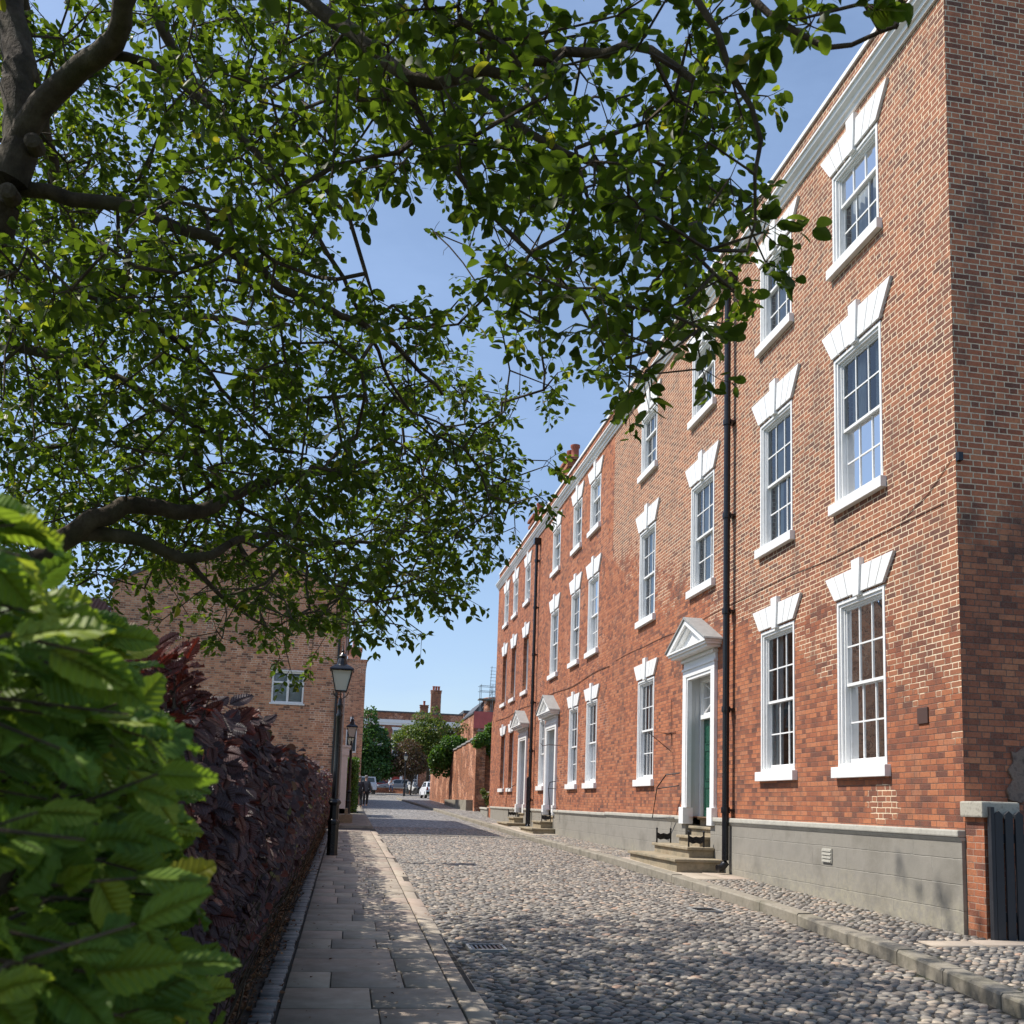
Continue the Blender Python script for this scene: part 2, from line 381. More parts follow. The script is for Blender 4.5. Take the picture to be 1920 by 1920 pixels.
def m_bark():
    n = N('grey_bark'); P = n.pos(); f = n.noise(P, 6, 6, .65); g = n.noise(n.vmul(P, (30, 30, 12)), 1, 5, .7)
    col = n.ramp(f, [(.3, (.035, .025, .018)), (.5, (.08, .058, .04)), (.68, (.13, .10, .07))])
    col = n.mix(n.mapr(n.noise(P, 2.5, 5), .5, .7, 0, .4), col, (.07, .075, .035))
    return n.done(n.pbr(col, .9, n.bump(n.m('ADD', f, g), .8, .02), spec=.2))
M['bark'] = m_bark()
def m_glass():
    n = N('window_glass'); g = n.t.nodes.new('ShaderNodeBsdfGlossy'); g.inputs['Roughness'].default_value = .02; n.put(g.inputs['Color'], (.76, .76, .77))
    n.put(g.inputs['Normal'], n.bump(n.noise(n.pos(), 3, 2), .25, .01))
    t = n.t.nodes.new('ShaderNodeBsdfTransparent'); n.put(t.inputs[0], (.72, .76, .78))
    fr = n.t.nodes.new('ShaderNodeFresnel'); fr.inputs[0].default_value = 1.5
    f = n.m('MULTIPLY_ADD', fr.outputs[0], 1.5, .04, clamp=True)
    mx = n.t.nodes.new('ShaderNodeMixShader'); n.put(mx.inputs[0], f); n.put(mx.inputs[1], t.outputs[0]); n.put(mx.inputs[2], g.outputs[0])
    return n.done(mx.outputs[0])
M['glass'] = m_glass()
def m_lantern():
    n = N('frosted_lantern_glass')
    return n.done(n.pbr((.62, .60, .50), .35, **{'Transmission Weight': .35}))
M['lantern'] = m_lantern()
M['carglass'] = m_plain('car_glass', (.03, .045, .06), .08, var=.1, bump=0)
M['tyre'] = m_plain('tyre_rubber', (.02, .02, .02), .8)
M['silver'] = m_plain('silver_car_paint', (.50, .55, .62), .3, metal=.3, bump=0)
M['whitecar'] = m_plain('white_car_paint', (.75, .77, .8), .25, bump=0)
M['redcar'] = m_plain('dark_red_car_paint', (.16, .025, .025), .25, bump=0)
M['darkcar'] = m_plain('dark_car_paint', (.05, .06, .08), .25, bump=0)
M['greycar'] = m_plain('grey_car_paint', (.22, .25, .30), .25, bump=0)
M['skin'] = m_plain('skin', (.45, .27, .2), .6, bump=0)
M['hair'] = m_plain('grey_hair', (.16, .15, .15), .8)
M['coat'] = m_plain('dark_coat', (.018, .018, .026), .85)
M['coat2'] = m_plain('charcoal_jacket', (.055, .06, .07), .85)
M['trouser'] = m_plain('black_trousers', (.012, .012, .014), .9)
M['shirt'] = m_plain('white_shirt', (.75, .75, .76), .85)
M['jeans'] = m_plain('blue_jeans', (.05, .07, .13), .9)
# ------------------------------------------------------------------ ground levels
_Y = [-60, -10, 0, 6.5, 10, 16, 20, 31.5, 40, 46, 55, 78, 100, 130, 400]
_Z = [-1.0, -.2, 0, .14, .20, .34, .42, .54, .68, .78, 1.0, 1.6, 2.25, 2.9, 6.0]
def zg(y): return float(np.interp(y, _Y, _Z))
def zgn(y): return np.interp(y, _Y, _Z)
# photograph's viewpoint, used to lay things out in metres
CF, CCX, CCY, EYE = 1800., 960., 1280., 1.6
_d1 = np.array([647. - CCX, 1497. - CCY, CF]); _d1 /= np.linalg.norm(_d1)
_p2 = np.array([647. - CCX + 1000, 1497. - CCY + 33, CF])
_up = np.cross(_p2, _d1); _up /= np.linalg.norm(_up)
if _up[1] > 0: _up = -_up
_rt = np.cross(_d1, _up)
if _rt[0] < 0: _rt = -_rt
RW = np.array([_rt, _d1, _up])
def at(px, py, Y):
    r = RW @ np.array([px - CCX, py - CCY, CF]); t = Y / r[1]
    return np.array([r[0] * t, Y, r[2] * t + EYE])
def proj(P):
    c = (np.asarray(P, float) - np.array([0, 0, EYE])) @ RW
    return CCX + CF * c[:, 0] / c[:, 2], CCY + CF * c[:, 1] / c[:, 2]
# ================================================================== camera, sky, sun
cam_d = bpy.data.cameras.new('camera'); cam = bpy.data.objects.new('camera', cam_d); COL.objects.link(cam)
B = RW @ np.diag([1., -1., -1.])
mw = Matrix([list(B[i]) + [0] for i in range(3)] + [[0, 0, 0, 1]]); mw.translation = (0, 0, EYE); cam.matrix_world = mw
cam_d.sensor_width = 36; cam_d.sensor_fit = 'HORIZONTAL'; cam_d.lens = 36 * CF / 1920
cam_d.shift_y = (CCY - 960) / 1920.; cam_d.clip_start = .05; cam_d.clip_end = 3000
cam_d.dof.use_dof = True; cam_d.dof.focus_distance = 13; cam_d.dof.aperture_fstop = 9
S.camera = cam
SUN_EL, SUN_AZ = R(55), R(15)          # azimuth: from -X turned towards +Y
sd = Vector((-math.cos(SUN_EL) * math.cos(SUN_AZ), math.cos(SUN_EL) * math.sin(SUN_AZ), math.sin(SUN_EL)))
sl = bpy.data.lights.new('sun', 'SUN'); sl.energy = 4.6; sl.angle = R(.53); sl.color = (1, .945, .86)
so = bpy.data.objects.new('sun', sl); COL.objects.link(so); so.rotation_euler = sd.to_track_quat('Z', 'Y').to_euler(); so.location = sd * 60
w = bpy.data.worlds.new('World'); S.world = w; w.use_nodes = True; wt = w.node_tree; wt.nodes.clear()
wo = wt.nodes.new('ShaderNodeOutputWorld'); bg = wt.nodes.new('ShaderNodeBackground'); sk = wt.nodes.new('ShaderNodeTexSky')
sk.sky_type = 'NISHITA'; sk.sun_disc = False; sk.sun_elevation = SUN_EL
sk.sun_rotation = math.atan2(sd.x, sd.y)
sk.altitude = 50; sk.air_density = 1.0; sk.dust_density = 1.0; sk.ozone_density = 1.6
# faint high cloud veils
tc = wt.nodes.new('ShaderNodeTexCoord'); mp = wt.nodes.new('ShaderNodeMapping'); mp.inputs['Scale'].default_value = (2.2, 2.2, 7)
ns = wt.nodes.new('ShaderNodeTexNoise'); ns.inputs['Scale'].default_value = 1.6; ns.inputs['Detail'].default_value = 7; ns.inputs['Roughness'].default_value = .6
mr = wt.nodes.new('ShaderNodeMapRange'); mr.inputs[1].default_value = .42; mr.inputs[2].default_value = .85; mr.inputs[3].default_value = .22; mr.inputs[4].default_value = .6
mx = wt.nodes.new('ShaderNodeMix'); mx.data_type = 'RGBA'; mx.inputs[7].default_value = (2.6, 3.7, 5.8, 1)
wt.links.new(tc.outputs['Generated'], mp.inputs[0]); wt.links.new(mp.outputs[0], ns.inputs[0]); wt.links.new(ns.outputs[0], mr.inputs[0])
wt.links.new(mr.outputs[0], mx.inputs[0]); wt.links.new(sk.outputs[0], mx.inputs[6]); wt.links.new(mx.outputs[2], bg.inputs[0])
bg.inputs[1].default_value = .13; wt.links.new(bg.outputs[0], wo.inputs[0])
S.view_settings.view_transform = 'Standard'; S.view_settings.look = 'None'; S.view_settings.exposure = .40; S.view_settings.gamma = 1
S.render.engine = 'CYCLES'; S.cycles.max_bounces = 7; S.cycles.transparent_max_bounces = 12; S.cycles.use_denoising = True

# ================================================================== ground, road, pavements
def sheet(name, xs, ys, dz, mat, label, crown=None):
    V = []; F = []
    for y in ys:
        for x in xs: V.append((x, y, zg(y) + dz + (crown(x) if crown else 0)))
    n = len(xs)
    for j in range(len(ys) - 1):
        for i in range(n - 1): F.append((j * n + i, j * n + i + 1, (j + 1) * n + i + 1, (j + 1) * n + i))
    o = np_mesh(name, V, [np.array(F)], mat)
    return tag(o, label, None, kind='structure')
yy = sorted(set([-60, -20, -10, 0, 6.5, 10, 16, 20, 31.5, 40, 46, 55, 78, 100, 130, 200, 400]))
sheet('ground', [-400, -60, -8, -1.6, -.5, 1, 6, 12, 60, 400], yy, -.14, M['grass'], 'grassy earth beyond the hedges and houses')
KX = 5.78        # road edge of the right-hand kerb
def road_crown(x): return -.02 - .03 * ((x - 3.4) / 2.4) ** 2
def kx(y): return float(np.interp(y, [-10, 4, 6.5, 9, 12, 45, 60, 80], [4.7, 4.9, 5.1, 5.5, KX, KX, 5.2, 4.3]))
def lx(y): return 1.04 + (0 if y < 31 else -.08 * min(1, (y - 31) / 3))

def cobble_field(xf0, xf1, y0, y1, zf, a0=.056, b0=.0375, h=.019, sx=.112, sy=.074, keep=None):
    cx = []; cy = []; y = y0; k = 0
    while y < y1:
        x0, x1 = xf0(y), xf1(y); n = int((x1 - x0) / sx); o = (k % 2) * .5
        xs = x0 + (np.arange(n) + .5 + o) * sx + rng.normal(0, .014, n)
        ys_ = y + rng.normal(0, .012, n) + .02 * np.sin(xs * 2.3 + y * .7)
        ok = (xs > x0 + .05) & (xs < x1 - .04)
        cx.append(xs[ok]); cy.append(ys_[ok]); y += sy * rng.uniform(.92, 1.08); k += 1
    cx = np.concatenate(cx); cy = np.concatenate(cy)
    if keep is not None:
        m = keep(cx, cy); cx = cx[m]; cy = cy[m]
    n = len(cx); a = a0 * rng.uniform(.72, 1.12, n); b = b0 * rng.uniform(.8, 1.15, n); th = rng.normal(0, .28, n)
    hh = h * rng.uniform(.6, 1.15, n); tx = rng.normal(0, .10, n); ty = rng.normal(0, .10, n)
    NS = 10; ang = np.arange(NS) * 2 * np.pi / NS
    wob = 1 + rng.normal(0, .06, (n, NS))
    rings = [(1.0, 0.0), (.93, .45), (.68, .85)]
    V = []; z0 = zf(cx, cy)
    for r, hz in rings:
        lxx = a[:, None] * r * np.cos(ang) * wob; lyy = b[:, None] * r * np.sin(ang) * wob
        X = cx[:, None] + lxx * np.cos(th)[:, None] - lyy * np.sin(th)[:, None]
        Y = cy[:, None] + lxx * np.sin(th)[:, None] + lyy * np.cos(th)[:, None]
        Z = z0[:, None] + hh[:, None] * hz + (lxx * tx[:, None] + lyy * ty[:, None]) * (hz > 0) - (.01 if hz == 0 else 0)
        V.append(np.stack([X, Y, Z], -1))
    V.append(np.stack([cx, cy, z0 + hh], -1)[:, None, :])
    V = np.concatenate(V, 1); nv = V.shape[1]
    q = []
    for j in range(2):
        for i in range(NS): q.append((j * NS + i, j * NS + (i + 1) % NS, (j + 1) * NS + (i + 1) % NS, (j + 1) * NS + i))
    t = [(2 * NS + i, 2 * NS + (i + 1) % NS, 3 * NS) for i in range(NS)]
    base = (np.arange(n) * nv)[:, None, None]
    Q = (np.array(q)[None] + base).reshape(-1, 4); T = (np.array(t)[None] + base).reshape(-1, 3)
    return V.reshape(-1, 3), Q, T, np.repeat(rng.random(n), nv)

def roadz(x, y): return zgn(y) - .02 - .03 * ((x - 3.4) / 2.4) ** 2
ysr = list(np.arange(-10, 46, 1.0)) + [46, 50, 55, 60, 66, 72, 78, 84]
V = []; F = []
for y in ysr:
    for i in range(7):
        x = lx(y) - .05 + (kx(y) + .05 - lx(y) + .05) * i / 6; V.append((x, y, float(roadz(x, y)) - .004))
for j in range(len(ysr) - 1):
    for i in range(6): F.append((j * 7 + i, j * 7 + i + 1, j * 7 + 8 + i, j * 7 + 7 + i))
nf = sum(1 for y in ysr if y < 36)
near = [f for f in F if f[0] // 7 < nf]; far = [f for f in F if f[0] // 7 >= nf]
o = np_mesh('road', V, [np.array(near)], M['joint']); tag(o, 'earth bed of the cobbled street', None, kind='structure')
o = np_mesh('far_road', V, [np.array(far)], M['far_cobble']); tag(o, 'far stretch of the cobbled street rising to the square', None, kind='structure')
grate_boxes = [(1.28, 1.66, 9.55, 9.95), (4.75, 5.15, 12.6, 13.0)]
def notgrate(x, y):
    m = np.ones(len(x), bool)
    for a, b, c, d in grate_boxes: m &= ~((x > a - .04) & (x < b + .04) & (y > c - .04) & (y < d + .04))
    m &= ~((y > 30.62) & (y < 30.88)); return m
V, Q, T, rn = cobble_field(lx, kx, 3.5, 36.6, lambda x, y: roadz(x, y) - .004, keep=notgrate)
o = np_mesh('road_cobbles', V, [Q, T], M['cobble'], rnd=rn); tag(o, 'rounded river cobbles paving the street', None, kind='structure')
# pale drainage line of setts crossing the road
mb = MB()
x = 1.1
while x < 5.6:
    l = random.uniform(.18, .3); mb.box(x, x + l - .012, 30.66, 30.84, zg(30.7) - .09, zg(30.7) + .012 - .03 * ((x - 3.4) / 2.4) ** 2); x += l
tag(mb.build('drain_channel', M['granite'], bevel=.006), 'pale stone channel crossing the road', None, kind='structure')
sheet('square_paving', [-30, -8, 0, 8, 20, 60], [84, 92, 100, 115, 130, 150], -.02, M['far_cobble'], 'cobbled open square at the end of the street')

# left pavement: flags, kerb stones, sett edging
def slab(mb, x0, x1, y0, y1, z, dz=.05, tilt=0):
    z0, z1 = zg(y0) + z, zg(y1) + z; k = len(mb.v); c = .006
    mb.v += [(x0, y0, z0 - dz), (x1, y0, z0 - dz), (x1, y1, z1 - dz), (x0, y1, z1 - dz),
             (x0, y0, z0 - c), (x1, y0, z0 - c + tilt), (x1, y1, z1 - c + tilt), (x0, y1, z1 - c),
             (x0 + c, y0 + c, z0), (x1 - c, y0 + c, z0 + tilt), (x1 - c, y1 - c, z1 + tilt), (x0 + c, y1 - c, z1)]
    for q in ((8, 9, 10, 11), (4, 5, 9, 8), (5, 6, 10, 9), (6, 7, 11, 10), (7, 4, 8, 11), (0, 1, 5, 4), (1, 2, 6, 5), (2, 3, 7, 6), (3, 0, 4, 7)):
        mb.f.append(tuple(k + i for i in q)); mb.m.append(0)
def slab_mesh(name, mb, mat, label, per=12):
    nb = len(mb.v) // per; r = np.repeat(rng.random(nb), per)
    o = np_mesh(name, mb.v, [np.array(mb.f)], mat, rnd=r, smooth=False)
    return tag(o, label, None, kind='structure')
sheet('pavement_bed', [-1.2, -.6, 1.05], [-10, 0, 6.5, 10, 16, 20, 31.5, 33.4], .038, M['joint'], 'soil and joints under the left pavement')
mb = MB(); y = -2.0
while y < 31.3:
    d = random.choice([.42, .5, .55, .6, .66]) * 1.0; x = -.36; xe = .86
    cuts = [x]; c = x + random.uniform(.25, .85)
    while c < xe - .25: cuts.append(c); c += random.uniform(.4, .75)
    cuts.append(xe)
    for a, b in zip(cuts[:-1], cuts[1:]):
        g = random.uniform(.003, .007)
        slab(mb, a + g, b - g * random.uniform(.2, 1), y + random.uniform(.008, .016), y + d - random.uniform(.008, .016), .055 + random.uniform(-.0025, .0025), tilt=random.uniform(-.003, .003))
    y += d
slab_mesh('pavement_flags', mb, M['flag'], 'worn sandstone flags of the left pavement')
mb = MB(); y = -2.0
while y < 31.3:
    d = random.uniform(.55, 1.15); slab(mb, .875 + random.uniform(-.002, .002), 1.06 + random.uniform(-.003, .003), y + .005, y + d - .005, .05 + random.uniform(-.006, .006), .16, tilt=-.012); y += d
nb = len(mb.v) // 12
o = np_mesh('left_kerb', mb.v, [np.array(mb.f)], M['flag'], rnd=np.repeat(rng.random(nb), 12), smooth=False); tag(o, 'low stone kerb between the left pavement and the cobbles', None, kind='structure')
mb = MB(); y = -2.0
while y < 31.3:
    d = random.uniform(.075, .125); slab(mb, -.52 + random.uniform(-.008, .008), -.385 + random.uniform(-.008, .008), y + .005, y + d - .005, .06 + random.uniform(-.008, .008)); y += d
slab_mesh('sett_edging', mb, M['sett'], 'strip of granite setts between hedge and flags')
# cross drive of small setts, then the raised pavement
sheet('cross_drive', [-6, -1, .98], [31.3, 32, 33.4], .035, M['far_cobble'], 'sett paved drive crossing the pavement')
mb = MB(); mb.prism([(-6, 33.4), (.95, 33.4), (1.02, 33.6), (1.0, 60), (.7, 84), (-6, 84)], 2, -.3, 0)
V = []; F = []
ysl = [33.4, 36, 40, 46, 50, 55, 60, 66, 72, 78, 84]
for y in ysl:
    for x in (-6, -1, .0, .8, .98):
        V.append((x, y, zg(y) + .12))
    V.append((.98, y, zg(y) - .1))
for j in range(len(ysl) - 1):
    for i in range(5): F.append((j * 6 + i, j * 6 + i + 1, j * 6 + 7 + i, j * 6 + 6 + i))
k = len(V)
V += [(-6, 33.4, zg(33.4) - .1), (.98, 33.4, zg(33.4) - .1)]; F.append((k, k + 1, 4, 0))
o = np_mesh('raised_pavement', V, [np.array(F)], M['kerb'], smooth=False); tag(o, 'raised stone pavement beyond the drive on the left', None, kind='structure')

# right pavement: kerb stones, cobbles and a few flagged strips
ysp = list(np.arange(-4, 84, 2.0)); V = []; F = []
for y in ysp:
    xr = 12. if y < 9 else float(np.interp(y, [9, 46, 55, 78, 84], [7.4, 7.4, 7.6, 6.9, 6.8]))
    for i in range(4): V.append((kx(y) + .1 + (xr - kx(y) - .1) * i / 3, y, zg(y) + .075 + .012 * i))
for j in range(len(ysp) - 1):
    for i in range(3): F.append((j * 4 + i, j * 4 + i + 1, j * 4 + 5 + i, j * 4 + 4 + i))
nn = sum(1 for y in ysp if y < 34) * 1
o = np_mesh('right_pavement', V, [np.array([f for f in F if f[0] // 4 < nn])], M['joint']); tag(o, 'bed of the cobbled right pavement', None, kind='structure')
o = np_mesh('far_right_pavement', V, [np.array([f for f in F if f[0] // 4 >= nn])], M['far_cobble']); tag(o, 'far right pavement along the garden wall', None, kind='structure')
def pavz(x, y): return zgn(y) + .075 + .02 * (x - 5.9)
flagrects = [(5.98, 7.0, 15.9, 20.6), (5.98, 7.0, 31.0, 40.2), (6.1, 7.3, 9.3, 9.62)]
def notflag(x, y):
    m = np.ones(len(x), bool)
    for a, b, c, d in flagrects + [(6.0, 6.8, 22.7, 23.4)]: m &= ~((x > a - .04) & (x < b) & (y > c - .05) & (y < d + .05))
    return m
V, Q, T, rn = cobble_field(lambda y: kx(y) + .2, lambda y: 6.98 if y > 10 else 9.5, 5.5, 35.0, pavz, .047, .033, .02, .100, .070, keep=notflag)
o = np_mesh('pavement_cobbles', V, [Q, T], M['cobble'], rnd=rn); tag(o, 'smaller cobbles of the right pavement', None, kind='structure')
mb = MB()
for a, b, c, d in flagrects:
    y = c
    while y < d - .05:
        l = min(random.uniform(.5, .8), d - y)
        if d - y - l < .2: l = d - y
        xm = a + (b - a) * random.uniform(.35, .6)
        for u, v in ((a, xm), (xm, b)): slab(mb, u + .005, v - .005, y + .005, y + l - .005, .10 + .02 * (u - 5.9) + random.uniform(-.003, .003))
        y += l
for a, b, c, d in [(6.0, 6.8, 22.7, 22.86), (6.0, 6.8, 23.24, 23.4), (6.0, 6.13, 22.87, 23.23), (6.67, 6.8, 22.87, 23.23)]: slab(mb, a, b, c, d, .105)
slab_mesh('doorstep_flags', mb, M['flag'], 'flagged strips across the right pavement in front of the doors')
mb = MB(); y = 2.0
while y < 82:
    d = random.uniform(.8, 1.5); y1 = y + d
    xa, xb = kx(y), kx(y1); g = .006; zt = .095 + random.uniform(-.008, .008)
    k = len(mb.v); c = .022; w_ = .2
    for yq, xq in ((y + g, xa), (y1 - g, xb)):
        z = zg(yq)
        mb.v += [(xq, yq, z - .2), (xq - .0, yq, z + zt - c), (xq + c * .8, yq, z + zt), (xq + w_, yq, z + zt + .004), (xq + w_, yq, z - .2)]
    for i in range(4): mb.f.append((k + i, k + i + 1, k + 6 + i, k + 5 + i)); mb.m.append(0)
    mb.f.append((k, k + 1, k + 2, k + 3, k + 4)); mb.m.append(0); mb.f.append((k + 5, k + 6, k + 7, k + 8, k + 9)); mb.m.append(0)
    y = y1
tag(mb.build('right_kerb', M['kerb']), 'raised stone kerb along the right side of the road', None, kind='structure')
def grate(x0, x1, y0, y1, z, label, zf=0):
    t = thing('drain_cover', label, 'drain cover', ((x0 + x1) / 2, (y0 + y1) / 2, z)); w2, h2 = (x1 - x0) / 2, (y1 - y0) / 2
    m = MB(); t_ = .03
    m.box(-w2, w2, -h2, -h2 + t_, -.05, .0); m.box(-w2, w2, h2 - t_, h2, -.05, 0); m.box(-w2, -w2 + t_, -h2 + t_, h2 - t_, -.05, 0); m.box(w2 - t_, w2, -h2 + t_, h2 - t_, -.05, 0)
    m.build('frame', M['lead'], t)
    m = MB(); n = 7
    for i in range(n):
        x = -w2 + t_ + (2 * w2 - 2 * t_) * (i + .5) / n; m.box(x - .012, x + .012, -h2 + t_ + .001, h2 - t_ - .001, -.04, -.006)
    m.build('bars', M['black'], t)
    m = MB(); m.box(-w2 + t_, w2 - t_, -h2 + t_, h2 - t_, -.07, -.055); m.build('sump', M['tyre'], t)
grate(1.28, 1.66, 9.55, 9.95, float(roadz(1.47, 9.75)) + .022, 'iron gully grate in the cobbles beside the left kerb')
grate(4.75, 5.15, 12.6, 13.0, float(roadz(4.95, 12.8)) + .022, 'dark iron cover set in the road near the right kerb')
grate(6.15, 6.65, 22.88, 23.22, zg(23) + .105, 'iron grate framed in stone in the right pavement')

# ================================================================== terrace of three houses
FX = 7.0
def wall_with_openings(mb, x, y0, y1, z0, z1, ops, depth, mi=0):
    ys = sorted({y0, y1} | {o[0] for o in ops} | {o[1] for o in ops}); zs = sorted({z0, z1} | {o[2] for o in ops} | {o[3] for o in ops})
    ys = [y for y in ys if y0 <= y <= y1]; zs = [z for z in zs if z0 <= z <= z1]
    for a, b in zip(ys[:-1], ys[1:]):
        run = None
        for c, d in zip(zs[:-1], zs[1:]):
            ym, zm = (a + b) / 2, (c + d) / 2
            if any(o[0] < ym < o[1] and o[2] < zm < o[3] for o in ops):
                if run: mb.face([(x, a, run[0]), (x, a, run[1]), (x, b, run[1]), (x, b, run[0])], mi); run = None
            else: run = (run[0], d) if run else (c, d)
        if run: mb.face([(x, a, run[0]), (x, a, run[1]), (x, b, run[1]), (x, b, run[0])], mi)
    for (a, b, c, d) in ops:
        X = x + depth
        mb.face([(x, a, c), (X, a, c), (X, a, d), (x, a, d)], mi); mb.face([(x, b, c), (x, b, d), (X, b, d), (X, b, c)], mi)
        mb.face([(x, a, d), (X, a, d), (X, b, d), (x, b, d)], mi); mb.face([(x, a, c), (x, b, c), (X, b, c), (X, a, c)], mi)
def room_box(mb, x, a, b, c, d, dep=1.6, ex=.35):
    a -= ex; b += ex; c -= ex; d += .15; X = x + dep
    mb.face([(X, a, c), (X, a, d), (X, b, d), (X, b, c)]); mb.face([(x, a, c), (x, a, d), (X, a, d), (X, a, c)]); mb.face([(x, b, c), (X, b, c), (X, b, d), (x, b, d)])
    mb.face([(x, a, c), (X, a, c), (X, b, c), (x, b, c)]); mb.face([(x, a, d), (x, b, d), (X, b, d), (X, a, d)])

def arch_lintel(par, yc, hw, zb, zt, fl=.26, kz=.11, proud=.045):
    m = MB(); n = 7
    kb, kt = .075, .115
    def edge(side, f):   # f 0..1 from key to outer
        return (yc + side * (kb + (hw - kb) * f), yc + side * (kt + (hw + fl - kt) * f))
    for side in (-1, 1):
        for i in range(3):
            f0, f1 = i / 3 + .0, (i + 1) / 3
            b0, t0 = edge(side, f0); b1, t1 = edge(side, f1); g = .009 * side
            zz0, zz1 = (zt - (zt - zt) * 0), zt
            m.prism([(b0 + g, zb), (b1 - g, zb), (t1 - g, zt), (t0 + g, zt)], 0, FX - proud, FX + .05)
        b0, t0 = edge(side, 0); b1, t1 = edge(side, 1)
        m.prism([(b0, zb + .01), (b1 - .01 * side, zb + .01), (t1 - .01 * side, zt - .01), (t0, zt - .01)], 0, FX - .003, FX + .04)
    m.prism([(yc - kb, zb - .05), (yc + kb, zb - .05), (yc + kt, zt + kz), (yc - kt, zt + kz)], 0, FX - proud - .028, FX + .06)
    return m.build('lintel', M['white'], par, bevel=.004)

def sash_window(house, y0, y1, z0, z1, rt, rb, lintel=(.27, .37), recess=0, cur=.3, cols=3, cas=.085, sillw=.09, blind=False):
    """casing outer rectangle y0..y1, z0..z1; rt, rb rows of panes in upper and lower sash"""
    x = FX - .012 + recess; m = MB()
    c1, c2 = cas * .55, cas
    for (a, b, xx, ww) in ((0, c1, x, .12), (c1, c2, x + .022, .1), (c2, c2 + .03, x + .06, .1)):
        m.box(xx, xx + ww, y0 + a, y0 + b, z0, z1 - a); m.box(xx, xx + ww, y1 - b, y1 - a, z0, z1 - a)
        m.box(xx, xx + ww, y0 + b, y1 - b, z1 - b, z1 - a)
    m.box(x, x + .16, y0 + c1, y1 - c1, z0, z0 + .045)
    win = m.build('window', M['white'], house, bevel=.003)
    a, b, c, d = y0 + c2 + .012, y1 - c2 - .012, z0 + .045, z1 - c2 - .012
    zm = c + (d - c) * rb / (rt + rb)
    m = MB(); g = MB()
    for (zb, zt, xs, rows, top) in ((zm - .02, d, x + .085, rt, 1), (c, zm + .02, x + .13, rb, 0)):
        st = .04; rl = .042; bl = .042 if top else .07
        m.box(xs, xs + .038, a, a + st, zb, zt); m.box(xs, xs + .038, b - st, b, zb, zt)
        m.box(xs, xs + .038, a + st, b - st, zt - rl, zt); m.box(xs, xs + .038, a + st, b - st, zb, zb + bl)
        ga, gb, gc, gd = a + st, b - st, zb + bl, zt - rl
        for i in range(1, cols):
            yy_ = ga + (gb - ga) * i / cols; m.box(xs + .004, xs + .034, yy_ - .011, yy_ + .011, gc, gd)
        for i in range(1, rows):
            zz = gc + (gd - gc) * i / rows
            for k in range(cols):
                m.box(xs + .006, xs + .032, ga + (gb - ga) * k / cols + .011 * (k > 0), ga + (gb - ga) * (k + 1) / cols - .011 * (k < cols - 1), zz - .011, zz + .011)
        g.face([(xs + .019, ga, gc), (xs + .019, ga, gd), (xs + .019, gb, gd), (xs + .019, gb, gc)])
    m.build('sash', M['white'], win); g.build('pane', M['glass'], win)
    m = MB(); m.box(FX - sillw, FX + .05 + recess, y0 - .075, y1 + .075, z0 - .16, z0 - .004)
    m.build('sill', M['white'], win, bevel=.006)
    if lintel: arch_lintel(win, (y0 + y1) / 2, (y1 - y0) / 2 + .02, z1 + .03, z1 + .03 + lintel[1], lintel[0])
    if cur:
        w_ = (b - a); xs = x + .26; n = 14
        for side in (0, 1):
            p = []; cw = cur * w_ * random.uniform(.75, 1.2)
            for i in range(n + 1):
                t = i / n; yv = (a - .02 + cw * t) if side == 0 else (b + .02 - cw * t); p.append((xs + .03 * math.sin(t * 24 + side), yv))
            V = []; F = []
            for (xq, yq) in p: V += [(xq, yq, z0 - .1), (xq, yq, z1 + .05)]
            for i in range(n): F.append((2 * i, 2 * i + 1, 2 * i + 3, 2 * i + 2))
            np_mesh('curtain', V, [np.array(F)], M['curtain'], win)
    if blind:
        mm = MB(); mm.box(x + .25, x + .26, a - .03, b + .03, z1 - (z1 - z0) * blind, z1 + .02); mm.build('blind', M['curtain'], win)
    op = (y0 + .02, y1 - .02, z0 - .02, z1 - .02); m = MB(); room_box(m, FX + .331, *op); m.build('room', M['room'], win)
    return op

